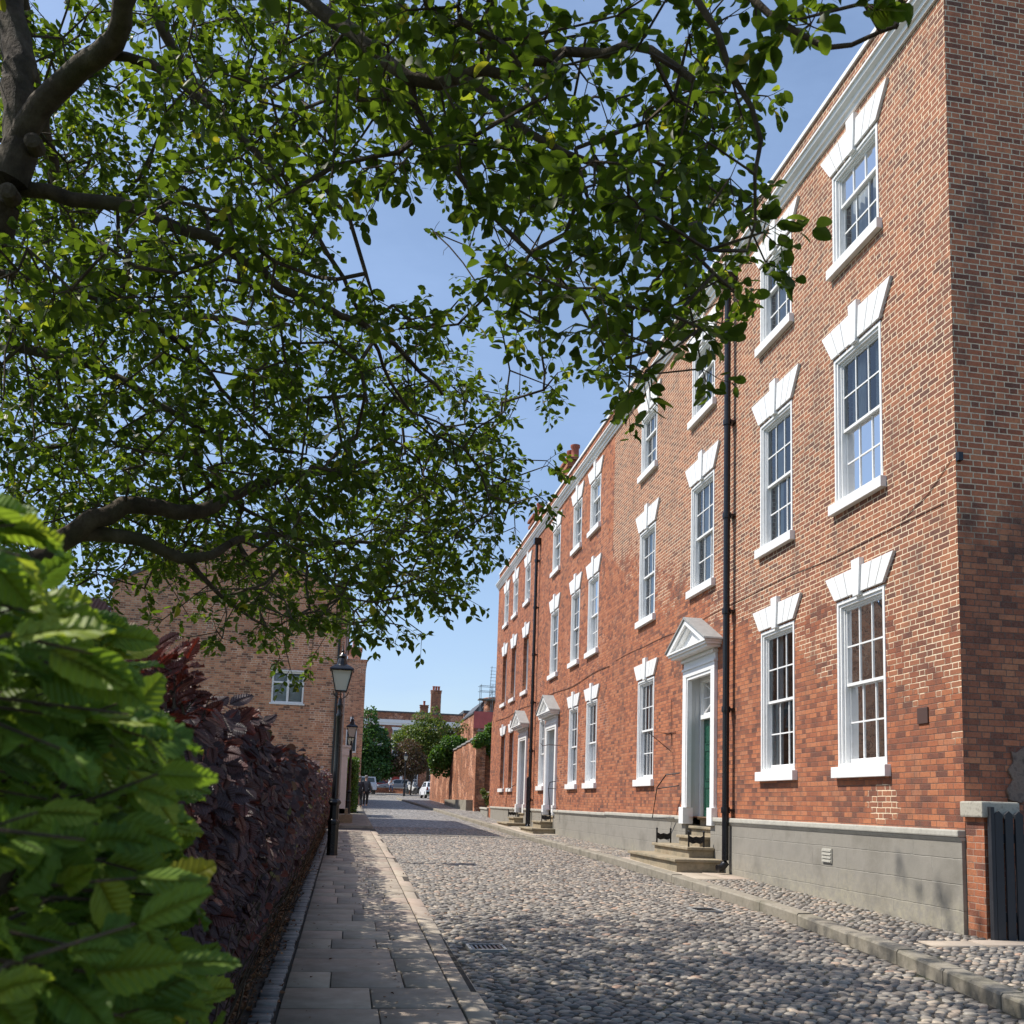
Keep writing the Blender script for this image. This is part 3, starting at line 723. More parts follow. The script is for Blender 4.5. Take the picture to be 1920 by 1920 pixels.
def doorway(house, y0, y1, ztop, zbot, door_mat, yc=None, step=None, big=1.0):
    """y0..y1 outer surround, ztop top of clear opening, zbot threshold"""
    p = .2; ya, yb = y0 + p, y1 - p; X0 = FX - .07
    m = MB()
    for (a, b, s) in ((y0, ya, 1), (yb, y1, -1)):
        m.box(X0, FX + .06, a, b, zbot + .18, ztop + .02); m.box(X0 - .05, FX + .1, a - .03, b + .03, zbot - .16, zbot + .18)
        o_ = (b if s == 1 else a); m.box(X0 + .02, FX + .05, min(o_, o_ + s * .045), max(o_, o_ + s * .045), zbot + .18, ztop - .04)
    m.box(X0, FX + .06, y0, y1, ztop + .021, ztop + .16); m.box(X0 + .02, FX + .05, ya, yb, ztop - .04, ztop + .02)
    m.box(X0 - .02, FX + .03, y0 - .02, y1 + .02, ztop + .161, ztop + .21)
    m.box(X0 + .02, FX + .03, y0, y1, ztop + .211, ztop + .34); m.box(X0 - .04, FX + .03, y0 - .03, y1 + .03, ztop + .341, ztop + .39)
    m.box(X0 - .02, FX + .03, y0, y1, ztop + .391, ztop + .47)
    sur = m.build('door_surround', M['white'], house, bevel=.006)
    # pediment
    zc = (y0 + y1) / 2; hw = (y1 - y0) / 2 + .2; zb = ztop + .471; ap = .57 * big; Xf = FX - .33
    m = MB(); m.box(Xf, FX + .03, zc - hw, zc + hw, zb, zb + .045); m.box(Xf + .05, FX + .03, zc - hw + .05, zc + hw - .05, zb - .05, zb - .001)
    m.box(Xf - .03, FX + .03, zc - hw - .03, zc + hw + .03, zb + .046, zb + .085)
    z1 = zb + .086; t = .11
    for s in (-1, 1):
        m.prism([(zc + s * (hw + .03), z1), (zc + s * (hw - .2), z1), (zc, z1 + ap - t), (zc, z1 + ap)], 0, Xf - .03, FX + .03)
        m.prism([(zc + s * (hw - .21), z1), (zc + s * (hw - .32), z1), (zc, z1 + ap - t - .06), (zc, z1 + ap - t - .001)], 0, Xf + .03, FX + .03)
    m.prism([(zc - hw + .32, z1), (zc + hw - .32, z1), (zc, z1 + ap - t - .06)], 0, Xf + .12, FX + .03)
    ped = m.build('pediment', M['white'], house, bevel=.004)
    m = MB()
    for s in (-1, 1):
        m.prism([(zc + s * (hw + .07), z1 - .005), (zc + s * (hw + .05), z1 + .035), (zc, z1 + ap + .045), (zc, z1 + ap + .002)], 0, Xf - .06, FX + .02)
    m.build('pediment_roof', M['lead'], ped, bevel=.004)
    # reveals, soffit
    dep = .34; m = MB(); Xd = FX + dep
    m.box(FX + .06, Xd, ya - .03, ya, zbot, ztop + .02); m.box(FX + .06, Xd, yb, yb + .03, zbot, ztop + .02); m.box(FX + .06, Xd, ya - .03, yb + .03, ztop + .021, ztop + .05)
    for yw, s in ((ya, 1), (yb, -1)):
        for (za, zz) in ((zbot + .2, zbot + 1.0), (zbot + 1.12, ztop - .25)):
            m.box(FX + .14, Xd - .12, min(yw, yw + s * .012), max(yw, yw + s * .012), za, zz)
    m.build('door_reveal', M['cream'], house, bevel=.003)
    zd = zbot + (ztop - zbot) * .70; m = MB()
    m.box(Xd - .1, Xd, ya, ya + .07, zbot, ztop + .02); m.box(Xd - .1, Xd, yb - .07, yb, zbot, ztop + .02); m.box(Xd - .12, Xd, ya + .07, yb - .07, zd, zd + .09); m.box(Xd - .1, Xd, ya + .07, yb - .07, ztop - .06, ztop + .02)
    m.build('door_frame', M['white'], house, bevel=.004)
    m = MB(); da, db = ya + .072, yb - .072; Xq = Xd - .03
    m.box(Xq, Xq + .05, da, db, zbot + .005, zd - .003)
    h = zd - zbot; mid = (da + db) / 2
    for (u0, u1) in ((.05, .30), (.36, .68), (.74, .95)):
        for (a, b) in ((da + .09, mid - .04), (mid + .04, db - .09)):
            za, zb_ = zbot + h * u0, zbot + h * u1; w_ = .022
            m.box(Xq - .012, Xq, a, a + w_, za, zb_); m.box(Xq - .012, Xq, b - w_, b, za, zb_); m.box(Xq - .012, Xq, a + w_, b - w_, za, za + w_); m.box(Xq - .012, Xq, a + w_, b - w_, zb_ - w_, zb_)
            m.box(Xq - .009, Xq, a + .06, b - .06, za + .05, zb_ - .05)
    dr = m.build('door', door_mat, house, bevel=.002)
    m = MB(); m.box(Xq - .012, Xq - .001, mid - .12, mid + .12, zbot + h * .32, zbot + h * .35 + .03); m.build('letterbox', M['brass'], dr)
    m = MB(); m.lathe([(.02, 0), (.035, -.03), (.035, -.05), (.012, -.065)], Xq, mid, 10, axis=0, cz=zbot + h * .45); m.build('door_knob', M['brass'], dr, smooth=True)
    # fanlight
    m = MB(); fa, fb, fz0, fz1 = ya + .07, yb - .07, zd + .09, ztop - .06; xx = Xd - .06
    for (a, b, c, d) in ((fa, fb, fz0, fz0 + .04), (fa, fb, fz1 - .04, fz1), (fa, fa + .04, fz0 + .04, fz1 - .04), (fb - .04, fb, fz0 + .04, fz1 - .04)): m.box(xx, xx + .03, a, b, c, d)
    cz_ = (fz0 + fz1) / 2; cy_ = (fa + fb) / 2; rr = (fz1 - fz0) * .24
    for i in range(12):
        a0, a1 = i * math.pi / 6, (i + 1) * math.pi / 6
        m.tube([(xx + .015, cy_ + 1.2 * rr * math.cos(a0), cz_ + rr * math.sin(a0)), (xx + .015, cy_ + 1.2 * rr * math.cos(a1), cz_ + rr * math.sin(a1))], .013, 6)
    for sy in (-1, 1):
        for sz in (-1, 1): m.tube([(xx + .015, cy_ + sy * rr * .85, cz_ + sz * rr * .7), (xx + .015, cy_ + sy * ((fb - fa) / 2 - .03), cz_ + sz * ((fz1 - fz0) / 2 - .03))], .013, 6)
    for s in (-1, 1): m.tube([(xx + .015, cy_ + s * rr * 1.2, cz_), (xx + .015, cy_ + s * ((fb - fa) / 2 - .03), cz_)], .011, 6)
    fl = m.build('fanlight', M['white'], house)
    m = MB(); m.face([(xx + .02, fa, fz0), (xx + .02, fa, fz1), (xx + .02, fb, fz1), (xx + .02, fb, fz0)]); m.build('pane', M['glass'], fl)
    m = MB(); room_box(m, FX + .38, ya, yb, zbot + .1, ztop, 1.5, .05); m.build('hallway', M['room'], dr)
    return (ya - .001, yb + .001, zbot - .6, ztop + .05)

def house_body(name, label, y0, y1, mat, mats_side, ops, room_ops, doors, zt=12.42):
    h = thing(name, label, 'town house', (0, 0, 0))
    return h
def finish_house(h, y0, y1, wmat, wins, doors, side=False, side_mat=None, plz=1.46, endwall=False):
    ops = wins + doors
    m = MB(); wall_with_openings(m, FX, y0, y1, plz, 12.2, [(o[0], o[1], max(o[2], plz), o[3]) for o in ops], .30)
    m.build('wall', wmat, h)
    m = MB()
    if side: m.box(FX + .002, 17, y0 + .0, y0 + .3, -.1, 12.87); 
    else: m.box(FX + .35, 17, y0 + .01, y0 + .25, 0, 12.3)
    if endwall: m.box(FX + .002, 17, y1 - .3, y1, -.1, 12.9)
    m.box(16.7, 17, y0 + .31, y1 - .31, -.1, 12.3)
    m.build('side_wall', side_mat or wmat, h)
    # plinth of scored render with a rolled moulding, cut by the doorways
    cuts = sorted((o[0] - .2, o[1] + .2) for o in doors); segs = []; a = y0
    for c, d in cuts: segs.append((a, c)); a = d
    segs.append((a, y1))
    m = MB(); n = MB()
    for a, b in segs:
        m.box(FX - .05, FX + .25, a, b, -.3, plz - .10)
        n.box(FX - .10, FX + .2, a, b, plz - .07, plz + .012); n.prism([(FX - .05, plz - .13), (FX + .2, plz - .13), (FX + .2, plz - .071), (FX - .088, plz - .071)], 1, a, b)
    for o in doors:
        m.box(FX - .05, FX + .25, o[0] - .2, o[0], -.3, o[2] + .44); m.box(FX - .05, FX + .25, o[1], o[1] + .2, -.3, o[2] + .44)
        m.box(FX + .36, FX + .42, o[0], o[1], -.3, o[2] + .6)
    pl = m.build('plinth', M['plinth'], h, bevel=.01); n.build('plinth_moulding', M['moulding'], pl, bevel=.018)
    m = MB()
    m.prism([(FX + .2, 12.10), (FX - .04, 12.10), (FX - .05, 12.16), (FX - .085, 12.17), (FX - .09, 12.22), (FX - .15, 12.27), (FX - .16, 12.33), (FX - .19, 12.335), (FX - .19, 12.37), (FX + .2, 12.39)], 1, y0, y1)
    m.build('cornice', M['white'], h)
    m = MB(); m.box(FX + .012, FX + .3, y0 + (.31 if side else 0), y1, 12.391, 12.87); m.build('parapet', wmat, h)
    m = MB(); m.box(FX - .16, FX + .011, y0, y1, 12.392, 12.41); m.build('lead_flashing', M['slate'], h)
    m = MB(); m.box(FX - .03, FX + .36, y0, y1, 12.871, 12.95); m.build('coping', M['white'], h, bevel=.008)
    m = MB(); m.prism([(FX + .4, 12.4), (12, 14.9), (16.9, 12.3)], 1, y0 + .31, y1 - (.31 if endwall else 0)); m.build('roof', M['slate'], h)
    return h

GF = (2.28, 4.69); F1 = (6.19, 8.45); F2 = (9.95, 11.46)
# ---- near house
h1 = thing('brick_house', 'nearest tall brick house with pale repointed upper wall and a dark green front door', 'town house', group='terrace of brick houses')
wins = []
for (a, b) in ((11.63, 12.90), (14.28, 15.54)): wins.append(sash_window(h1, a, b, *GF, 2, 2, cur=.28))
wins.append(sash_window(h1, 21.45, 22.72, *GF, 2, 2, cols=4, cur=.25))
for (a, b) in ((11.62, 12.92), (14.33, 15.57), (17.77, 19.08), (21.5, 22.75)):
    wins.append(sash_window(h1, a, b, *F1, 2, 2, lintel=(.3, .46), cur=.42)); wins.append(sash_window(h1, a, b, *F2, 1, 2, lintel=(.3, .42), cur=.4, blind=.25))
d1 = doorway(h1, 17.55, 19.33, 4.33, 1.47, M['green_door'])
finish_house(h1, 10.05, 25.3, M['brick1'], wins, [d1], True, M['brick_side'])
# steps
def steps(h, spec, mat=M['stone']):
    m = MB()
    for (x0, x1, y0, y1, z0, z1) in spec:
        m.box(x0 + .05, x1, y0 + .04, y1 - .04, z0, z1 - .055); m.box(x0, x1, y0, y1, z1 - .0549, z1)
    return m.build('doorstep', mat, h, bevel=.014)
steps(h1, [(5.98, 6.945, 17.0, 20.0, .3, .70), (6.40, 6.944, 17.5, 19.65, .6, .90), (6.72, 7.3, 17.80, 19.05, .8, 1.09), (6.98, 7.33, 17.81, 19.04, 1.0, 1.28), (7.16, 7.35, 17.82, 19.03, 1.2, 1.465)])
def scraper(h, x, y, z):
    m = MB(); t = .012
    for s in (-1, 1):
        m.box(x + s * .15 - .014, x + s * .15 + .014, y - t, y + t, z, z + .27); m.lathe([(.02, .27), (.026, .29), (.01, .31)], x + s * .15, y, 8, cz=z)
    m.prism([(x - .136, z + .09), (x - .07, z + .06), (x, z + .08), (x + .07, z + .06), (x + .136, z + .09), (x + .136, z + .21), (x + .07, z + .18), (x, z + .20), (x - .07, z + .18), (x - .136, z + .21)], 1, y - .008, y + .008)
    m.build('boot_scraper', M['black'], h)
scraper(h1, 6.62, 17.62, .90); scraper(h1, 6.62, 19.52, .90)
m = MB(); m.tube([(6.93, 19.62, 1.42), (6.62, 20.3, 1.40), (6.60, 19.95, 2.05), (6.68, 19.6, 2.32), (6.93, 19.45, 2.36)], .014, 6); m.tube([(6.62, 19.95, 2.03), (6.93, 19.5, 2.1)], .012, 6); m.build('handrail', M['black'], h1)
m = MB(); m.tube([(6.98, 20.15, 3.25), (6.98, 20.15, 2.85), (6.45, 20.15, 3.25), (6.98, 20.15, 3.25)], .012, 6); m.tube([(6.98, 20.6, 3.27), (6.98, 19.9, 3.27)], .008, 5); m.tube([(6.97, 20.15, 4.0), (6.97, 20.15, 3.25)], .006, 4); m.build('sign_bracket', M['rust'], h1)
m = MB(); m.box(6.98, 7.0, 10.70, 10.92, 2.75, 2.95); m.build('wall_plaque', M['rust'], h1, bevel=.006)
m = MB()
m.box(6.932, 6.948, 13.02, 13.3, .90, 1.11)
for i in range(4): m.box(6.92, 6.936, 13.03, 13.29, .915 + i * .05, .94 + i * .05)
m.build('air_brick', M['moulding'], h1)
m = MB(); m.box(6.93, 6.937, 13.03, 13.29, .905, 1.105); 
def downpipe(h, y, z0, z1, r=.055, x=6.86, shoe=True, head=True):
    m = MB(); m.lathe([(r, z0 + .15), (r, z1)], x, y, 14)
    z = z0 + 1.75
    for zc in np.arange(z0 + 1.0, z1, 1.85): m.lathe([(r * 1.3, zc), (r * 1.35, zc + .03), (r * 1.3, zc + .11)], x, y, 14); m.box(x + r * .5, 7.0, y - .1, y + .1, zc + .03, zc + .075)
    if shoe: m.tube([(x, y, z0 + .2), (x, y, z0 + .1), (x - .07, y - .02, z0 + .02), (x - .16, y - .03, z0 - .0)], [r * 1.15, r * 1.15, r * 1.1, r * 1.2], 12)
    if head: m.prism([(y - .09, z1 - .02), (y + .09, z1 - .02), (y + .16, z1 + .22), (y - .16, z1 + .22)], 0, x - .12, 6.99)
    return m.build('downpipe', M['black'], h, smooth=True)
downpipe(h1, 16.78, .56, 11.8, .062)
m = MB()
pts = [(6.985, y, 5.35 + .06 * math.sin(y * .9) - .10 * ((y - 10) % 3.1 - 1.5) ** 2 / 3 + .02 * y) for y in np.arange(10.3, 25.2, .5)]
m.tube([(6.992, p[1], max(5.30, p[2] * .4 + 3.2)) for p in pts], .005, 5); m.tube([(6.992, 10.12, 5.9), (6.992, 10.6, 5.62), (6.992, 11.2, 5.45)], .005, 4)
m.build('wall_cable', M['rust'], h1)
# ---- middle house
h2 = thing('brick_house', 'middle orange brick house, from the brick colour change to the far black downpipe', 'town house', group='terrace of brick houses')
wins = []
for (a, b, c) in ((26.65, 27.88, 3), (28.98, 30.16, 3), (34.0, 35.0, 3)): wins.append(sash_window(h2, a, b, *GF, 2, 2, cols=c, cur=.25))
for (a, b) in ((26.75, 27.98), (29.08, 30.24), (32.2, 33.45)):
    wins.append(sash_window(h2, a, b, *F1, 2, 2, lintel=(.28, .46), cur=.4)); wins.append(sash_window(h2, a, b, *F2, 1, 2, lintel=(.28, .42), cur=.35, blind=.3))
d2 = doorway(h2, 31.85, 33.65, 4.25, 1.42, M['grey_door'])
finish_house(h2, 25.303, 36.1, M['brick2'], wins, [d2], plz=1.44)
steps(h2, [(6.15, 6.945, 31.6, 34.0, .5, .82), (6.5, 7.3, 32.05, 33.5, .7, 1.05), (6.98, 7.33, 32.06, 33.44, .9, 1.24), (7.16, 7.35, 32.07, 33.43, 1.2, 1.415)])
scraper(h2, 6.7, 31.95, 1.05)
m = MB(); m.tube([(6.93, 31.2, 1.5), (6.62, 31.0, 1.5), (6.62, 31.35, 2.15), (6.72, 31.6, 2.36), (6.93, 31.7, 2.4)], .014, 6); m.tube([(6.65, 31.4, 2.15), (6.93, 31.65, 2.15)], .012, 6); m.build('handrail', M['black'], h2)
m = MB(); m.tube([(6.99, 30.95, 3.55), (6.6, 31.3, 3.6), (6.4, 31.4, 3.55), (6.32, 31.35, 3.63)], .012, 5); m.build('wall_hook', M['rust'], h2)
downpipe(h2, 35.9, .72, 11.7, .06)
m = MB(); m.tube([(6.985, y, 5.45 + .05 * math.sin(y)) for y in np.arange(25.4, 36, .6)], .009, 5); m.build('wall_cable', M['rust'], h2)
# ---- far house
h3 = thing('brick_house', 'farthest orange brick house of the terrace with windows set back in brick reveals', 'town house', group='terrace of brick houses')
wins = []
for (a, b) in ((40.65, 41.75), (42.9, 44.05)): wins.append(sash_window(h3, a, b, *GF, 2, 2, recess=.16, cas=.05, cur=.2))
for (a, b) in ((37.8, 38.95), (40.7, 41.85), (43.15, 44.3)):
    wins.append(sash_window(h3, a, b, *F1, 2, 2, lintel=(.26, .46), recess=.16, cas=.05, cur=.2)); wins.append(sash_window(h3, a, b, *F2, 1, 2, lintel=(.26, .42), cur=0))
d3 = doorway(h3, 37.35, 39.15, 4.2, 1.42, M['grey_door'])
finish_house(h3, 36.103, 46.3, M['brick2'], wins, [d3], plz=1.44, endwall=True)
steps(h3, [(6.2, 6.945, 37.0, 39.5, .55, .87), (6.55, 7.3, 37.56, 38.9, .7, 1.08), (6.98, 7.33, 37.57, 38.89, .9, 1.26), (7.16, 7.35, 37.58, 38.88, 1.2, 1.415)])
scraper(h3, 6.75, 39.0, 1.08)
m = MB(); m.tube([(6.93, 39.6, 1.5), (6.65, 40.0, 1.5), (6.65, 39.7, 2.2), (6.93, 39.4, 2.4)], .014, 6); m.build('handrail', M['black'], h3)
m = MB(); m.tube([(6.985, y, 5.5 + .04 * math.sin(y)) for y in np.arange(36.2, 46.2, .6)], .009, 5); m.build('wall_cable', M['rust'], h3)
m = MB(); m.prism([(46.302, .2), (47.2, .2), (47.15, 5.6), (46.6, 6.3), (46.302, 6.6)], 0, 7.0, 7.6); m.build('end_buttress', M['brick2'], h3)
m = MB(); m.prism([(36.0, .72), (36.7, .72), (36.7, 2.6), (36.35, 2.82), (36.0, 2.6)], 0, 6.72, 6.78); 
ob = MB(); pl_ = [(6.80, .72), (6.93, .72), (6.93, 2.55)] + [(6.865 + .065 * math.cos(t), 2.55 + .10 * math.sin(t)) for t in np.linspace(.3, math.pi, 7)]
ob.prism(pl_, 1, 36.2, 36.25); o = ob.build('passage_gate', M['blackwood'], bevel=.006)
tag(o, 'narrow black round-topped gate standing open beside the far downpipe', 'gate')
# chimneys on the party walls
def chimney(h, x, y, z0, z1, pots, w=.6, l=1.2, mat=None):
    m = MB(); m.box(x - w / 2, x + w / 2, y - l / 2, y + l / 2, z0, z1); m.box(x - w / 2 - .06, x + w / 2 + .06, y - l / 2 - .06, y + l / 2 + .06, z1 - .28, z1 - .14); m.box(x - w / 2 - .1, x + w / 2 + .1, y - l / 2 - .1, y + l / 2 + .1, z1 + .001, z1 + .1)
    c = m.build('chimney', mat or M['brick2'], h)
    for (px_, py_) in pots:
        q = MB(); q.lathe([(.17, z1 + .1), (.15, z1 + .2), (.15, z1 + .55), (.19, z1 + .6), (.19, z1 + .68), (.13, z1 + .70)], x + px_, y + py_, 12); q.build('chimney_pot', M['terracotta'], c, smooth=True)
chimney(h2, 8.05, 35.2, 12.5, 14.75, [(0, -.35), (0, .3)])
chimney(h3, 8.05, 41.9, 12.5, 14.5, [(0, -.35), (0, .3)])

# ---- pier, gate at the near corner
t = thing('brick_pier', 'short red brick pier with speckled granite cap at the house corner', 'pier', (0, 0, 0))
m = MB(); m.box(7.0, 7.32, 9.72, 10.04, 0, 1.62); m.build('shaft', M['brick2'], t)
m = MB(); m.box(6.93, 7.40, 9.65, 10.045, 1.621, 1.80); m.build('cap', M['granite'], t, bevel=.02)
t = thing('timber_gate', 'black stained timber gate of upright boards beside the brick pier', 'gate', (0, 0, 0))
x = 7.05
for i in range(9):
    m = MB(); m.prism([(x, .28), (x + .095, .28), (x + .095, 1.66), (x + .0475, 1.70), (x, 1.66)], 1, 9.60, 9.625); m.build('board', M['blackwood'], t); x += .125
m = MB(); m.box(7.05, 8.17, 9.626, 9.665, .5, .6); m.box(7.05, 8.17, 9.626, 9.665, 1.35, 1.45); m.box(7.0, 7.045, 9.6, 9.66, .2, 1.74); m.build('rail', M['blackwood'], t)
m = MB()
pp = [(7.56, 1.83), (7.72, 1.80), (7.86, 1.95), (7.84, 2.12), (7.92, 2.30), (7.78, 2.46), (7.66, 2.38), (7.60, 2.40), (7.62, 2.27), (7.55, 2.18), (7.61, 2.06), (7.53, 1.95)]
m.prism(pp, 1, 10.02, 10.052); o = m.build('rubble_patch', M['patch'], h1, bevel=.01)
m = MB(); m.box(7.0, 7.06, 9.99, 10.05, 5.85, 5.95); m.build('cable_clip', M['black'], h1)
# ================================================================== left side buildings
lh = thing('gable_house', 'brown brick house with its blank gable and one small white window facing down the street', 'house', (0, 0, 0))
GY = 33.0; xl, xr, xc = -7.95, -.30, -4.1; ez, az_ = 8.45, 10.35
m = MB(); wx0, wx1, wz0, wz1 = -2.63, -1.57, 4.72, 5.78
for (a, b, c, d) in ((xl, wx0, 0, ez), (wx1, xr, 0, ez), (wx0, wx1, 0, wz0), (wx0, wx1, wz1, ez)):
    m.face([(a, GY, c), (b, GY, c), (b, GY, d), (a, GY, d)])
m.face([(xl, GY, ez), (xr, GY, ez), (xc, GY, az_)])
for (p, q) in (((wx0, wz0), (wx0, wz1)), ((wx0, wz1), (wx1, wz1)), ((wx1, wz1), (wx1, wz0)), ((wx1, wz0), (wx0, wz0))):
    m.face([(p[0], GY, p[1]), (q[0], GY, q[1]), (q[0], GY + .25, q[1]), (p[0], GY + .25, p[1])])
m.face([(xr, GY, 0), (xr, 46, 0), (xr, 46, ez), (xr, GY, ez)]); m.face([(xl, GY, 0), (xl, GY, ez), (xl, 46, ez), (xl, 46, 0)])
m.face([(xl, 46, 0), (xl, 46, ez), (xc, 46, az_), (xr, 46, ez), (xr, 46, 0)])
m.build('wall', M['brick_left'], lh)
m = MB(); X0_, X1_, Z0_, Z1_, Ya_, Yb_ = wx0 - .3, wx1 + .3, wz0 - .3, wz1 + .3, GY + .251, GY + 1.3
m.face([(X0_, Yb_, Z0_), (X1_, Yb_, Z0_), (X1_, Yb_, Z1_), (X0_, Yb_, Z1_)]); m.face([(X0_, Ya_, Z0_), (X1_, Ya_, Z0_), (X1_, Yb_, Z0_), (X0_, Yb_, Z0_)]); m.face([(X0_, Ya_, Z1_), (X1_, Ya_, Z1_), (X1_, Yb_, Z1_), (X0_, Yb_, Z1_)])
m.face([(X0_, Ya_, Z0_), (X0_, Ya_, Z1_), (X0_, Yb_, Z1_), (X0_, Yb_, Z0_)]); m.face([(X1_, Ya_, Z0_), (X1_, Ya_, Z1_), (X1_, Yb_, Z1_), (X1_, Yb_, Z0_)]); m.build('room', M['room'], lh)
m = MB(); r_ = .12
for s, xe in ((-1, xl), (1, xr)):
    ex = xe + s * .12; ezz = ez - .12 * (az_ - ez) / 3.85
    pts = [(ex, ezz), (xc, az_), (xc, az_ + .14), (ex, ezz + .14)]
    m.prism(pts, 1, GY - .05, 46.05)
m.build('roof', M['slate'], lh)
m = MB(); mx_ = (wx0 + wx1) / 2; zt_ = wz0 + (wz1 - wz0) * .66
f = .055
for (a, b, c, d) in ((wx0, wx0 + f, wz0, wz1), (wx1 - f, wx1, wz0, wz1), (wx0 + f, wx1 - f, wz0, wz0 + f), (wx0 + f, wx1 - f, wz1 - f, wz1), (mx_ - .04, mx_ + .04, wz0 + f, wz1 - f), (wx0 + f, mx_ - .04, zt_ - .03, zt_ + .03), (mx_ + .04, wx1 - f, zt_ - .03, zt_ + .03)):
    m.box(a, b, GY - .01, GY + .07, c, d)
m.box(wx0 - .07, wx1 + .07, GY - .06, GY + .03, wz1 + .003, wz1 + .06); m.box(wx0 - .05, wx1 + .05, GY - .05, GY + .03, wz0 - .06, wz0 - .003)
wn_ = m.build('window', M['white'], lh, bevel=.004)
m = MB(); m.face([(wx0 + f, GY + .04, wz0 + f), (wx1 - f, GY + .04, wz0 + f), (wx1 - f, GY + .04, wz1 - f), (wx0 + f, GY + .04, wz1 - f)]); m.build('pane', M['glass'], wn_)
m = MB()
for a, b in ((wx0, mx_), (mx_, wx1)): m.box(a + .05, b - .05, GY + .14, GY + .15, wz0, zt_ + .25)
m.build('curtain', M['curtain'], wn_)
def pipe_y(x, y, z0, z1, r, par, mat=M['black']):
    m = MB(); m.lathe([(r, z0), (r, z1)], x, y, 10)
    for zc in np.arange(z0 + 1, z1, 1.8): m.lathe([(r * 1.35, zc), (r * 1.35, zc + .1)], x, y, 10)
    return m.build('downpipe', mat, par, smooth=True)
pipe_y(-.47, GY - .07, .6, 8.5, .045, lh); pipe_y(-.22, GY + .3, .7, 8.4, .04, lh, M['lead'])
m = MB(); m.box(-.3, .02, 35.6, 35.8, .6, 3.15); m.box(-.3, .02, 37.1, 37.3, .6, 3.15); m.box(-.3, .06, 35.55, 37.35, 3.151, 3.45); m.box(-.3, .12, 35.5, 37.4, 3.451, 3.52); m.build('door_surround', M['white'], lh, bevel=.01)
m = MB(); m.box(-.28, .30, 35.5, 37.4, .6, 1.03); m.box(-.28, .12, 35.6, 37.3, 1.031, 1.24); m.build('doorstep', M['stone'], lh, bevel=.012)
m = MB(); m.box(-.299, -.27, 35.8, 37.1, 1.24, 3.1); m.build('door', M['black'], lh)
m = MB()
for z in (4.5, 7.0):
    for y in (36.0, 39.5, 43): m.box(-.33, -.24, y, y + 1.0, z, z + 1.5)
m.build('window', M['white'], lh)
m = MB()
m.box(xr - .08, xr + .012, GY - .0, GY + .05, 8.44, 8.5)
rh = thing('brick_house', 'narrow tall brick house end with chimney beyond the second street lamp', 'town house', (0, 0, 0))
m = MB(); zt2 = 10.1
m.box(-7, .86, 60, 78, .9, zt2); m.build('wall', M['brick_left'], rh)
m = MB(); m.box(-7.05, .92, 59.94, 78, zt2 + .001, zt2 + .12); m.build('coping', M['brick_side'], rh)
chimney(rh, .1, 61.5, zt2 + .12, 11.0, [(0, -.3), (0, .3)], .8, 1.3, M['brick_left'])
m = MB(); m.tube([(.0, 60.6, 11.0), (.0, 60.6, 12.0)], .02, 5); m.tube([(-.5, 60.6, 11.95), (.9, 60.6, 12.0)], .012, 4)
for i in range(7): m.tube([(-.4 + i * .2, 60.4, 11.97), (-.4 + i * .2, 60.8, 11.97)], .008, 4)
m.build('roof_aerial', M['steel'], rh)
m = MB(); m.box(-.15, .5, 59.95, 59.99, 4.4, 5.8); wq = m.build('window', M['white'], rh)
m = MB(); m.box(-.09, .15, 59.93, 59.949, 4.5, 5.7); m.box(.2, .44, 59.93, 59.949, 4.5, 5.7); m.build('pane', M['carglass'], wq)
m = MB(); m.box(.05, .25, 59.9, 59.99, 6.3, 6.6); m.build('alarm_box', M['white'], rh)

# ================================================================== end of the right side: planter wall, garden walls
t = thing('planter_wall', 'low grey rendered wall curving on from the terrace end with brick panel above', 'wall', (0, 0, 0))
m = MB(); m.prism([(6.95, 47.25), (7.25, 47.25), (7.8, 53.2), (7.42, 53.2)], 2, .4, 1.28); m.build('base', M['plinth'], t, bevel=.01)
m = MB(); m.prism([(6.9, 47.25), (7.3, 47.25), (7.85, 53.25), (7.37, 53.25)], 2, 1.281, 1.37); m.build('cap', M['moulding'], t, bevel=.01)
m = MB(); m.prism([(7.3, 47.4), (7.5, 47.4), (8.1, 53.8), (7.8, 53.8)], 2, 1.2, 2.15); m.build('brick_panel', M['brick_wall'], t)
m = MB(); m.prism([(7.26, 47.4), (7.54, 47.4), (8.14, 53.8), (7.76, 53.8)], 2, 2.151, 2.22); m.build('panel_cap', M['kerb'], t)
t = thing('garden_wall', 'high old red brick garden wall running up the street under the climber', 'wall', (0, 0, 0))
P0, P1 = (7.36, 55.6), (6.7, 78.)
m = MB(); n = 12; V = []
for i in range(n):
    a, b = i / n, (i + 1) / n
    xa, ya_ = P0[0] + (P1[0] - P0[0]) * a, P0[1] + (P1[1] - P0[1]) * a; xb, yb_ = P0[0] + (P1[0] - P0[0]) * b, P0[1] + (P1[1] - P0[1]) * b
    top = 5.35 - .75 * (i + .5) / n; m.prism([(xa, ya_), (xa + .35, ya_), (xb + .35, yb_), (xb, yb_)], 2, .5, top)
m.build('wall', M['brick_wall'], t)
m = MB()
for i in range(n):
    a, b = i / n, (i + 1) / n
    xa, ya_ = P0[0] + (P1[0] - P0[0]) * a, P0[1] + (P1[1] - P0[1]) * a; xb, yb_ = P0[0] + (P1[0] - P0[0]) * b, P0[1] + (P1[1] - P0[1]) * b
    top = 5.35 - .75 * (i + .5) / n; m.prism([(xa - .06, ya_), (xa + .41, ya_), (xb + .41, yb_), (xb - .06, yb_)], 2, top + .001, top + .1)
m.build('coping', M['lead'], t)
m = MB(); m.box(7.3, 7.85, 55.0, 55.6, .5, 5.45); m.box(7.25, 7.9, 54.95, 55.65, 5.451, 5.55); m.build('end_pier', M['brick_wall'], t)
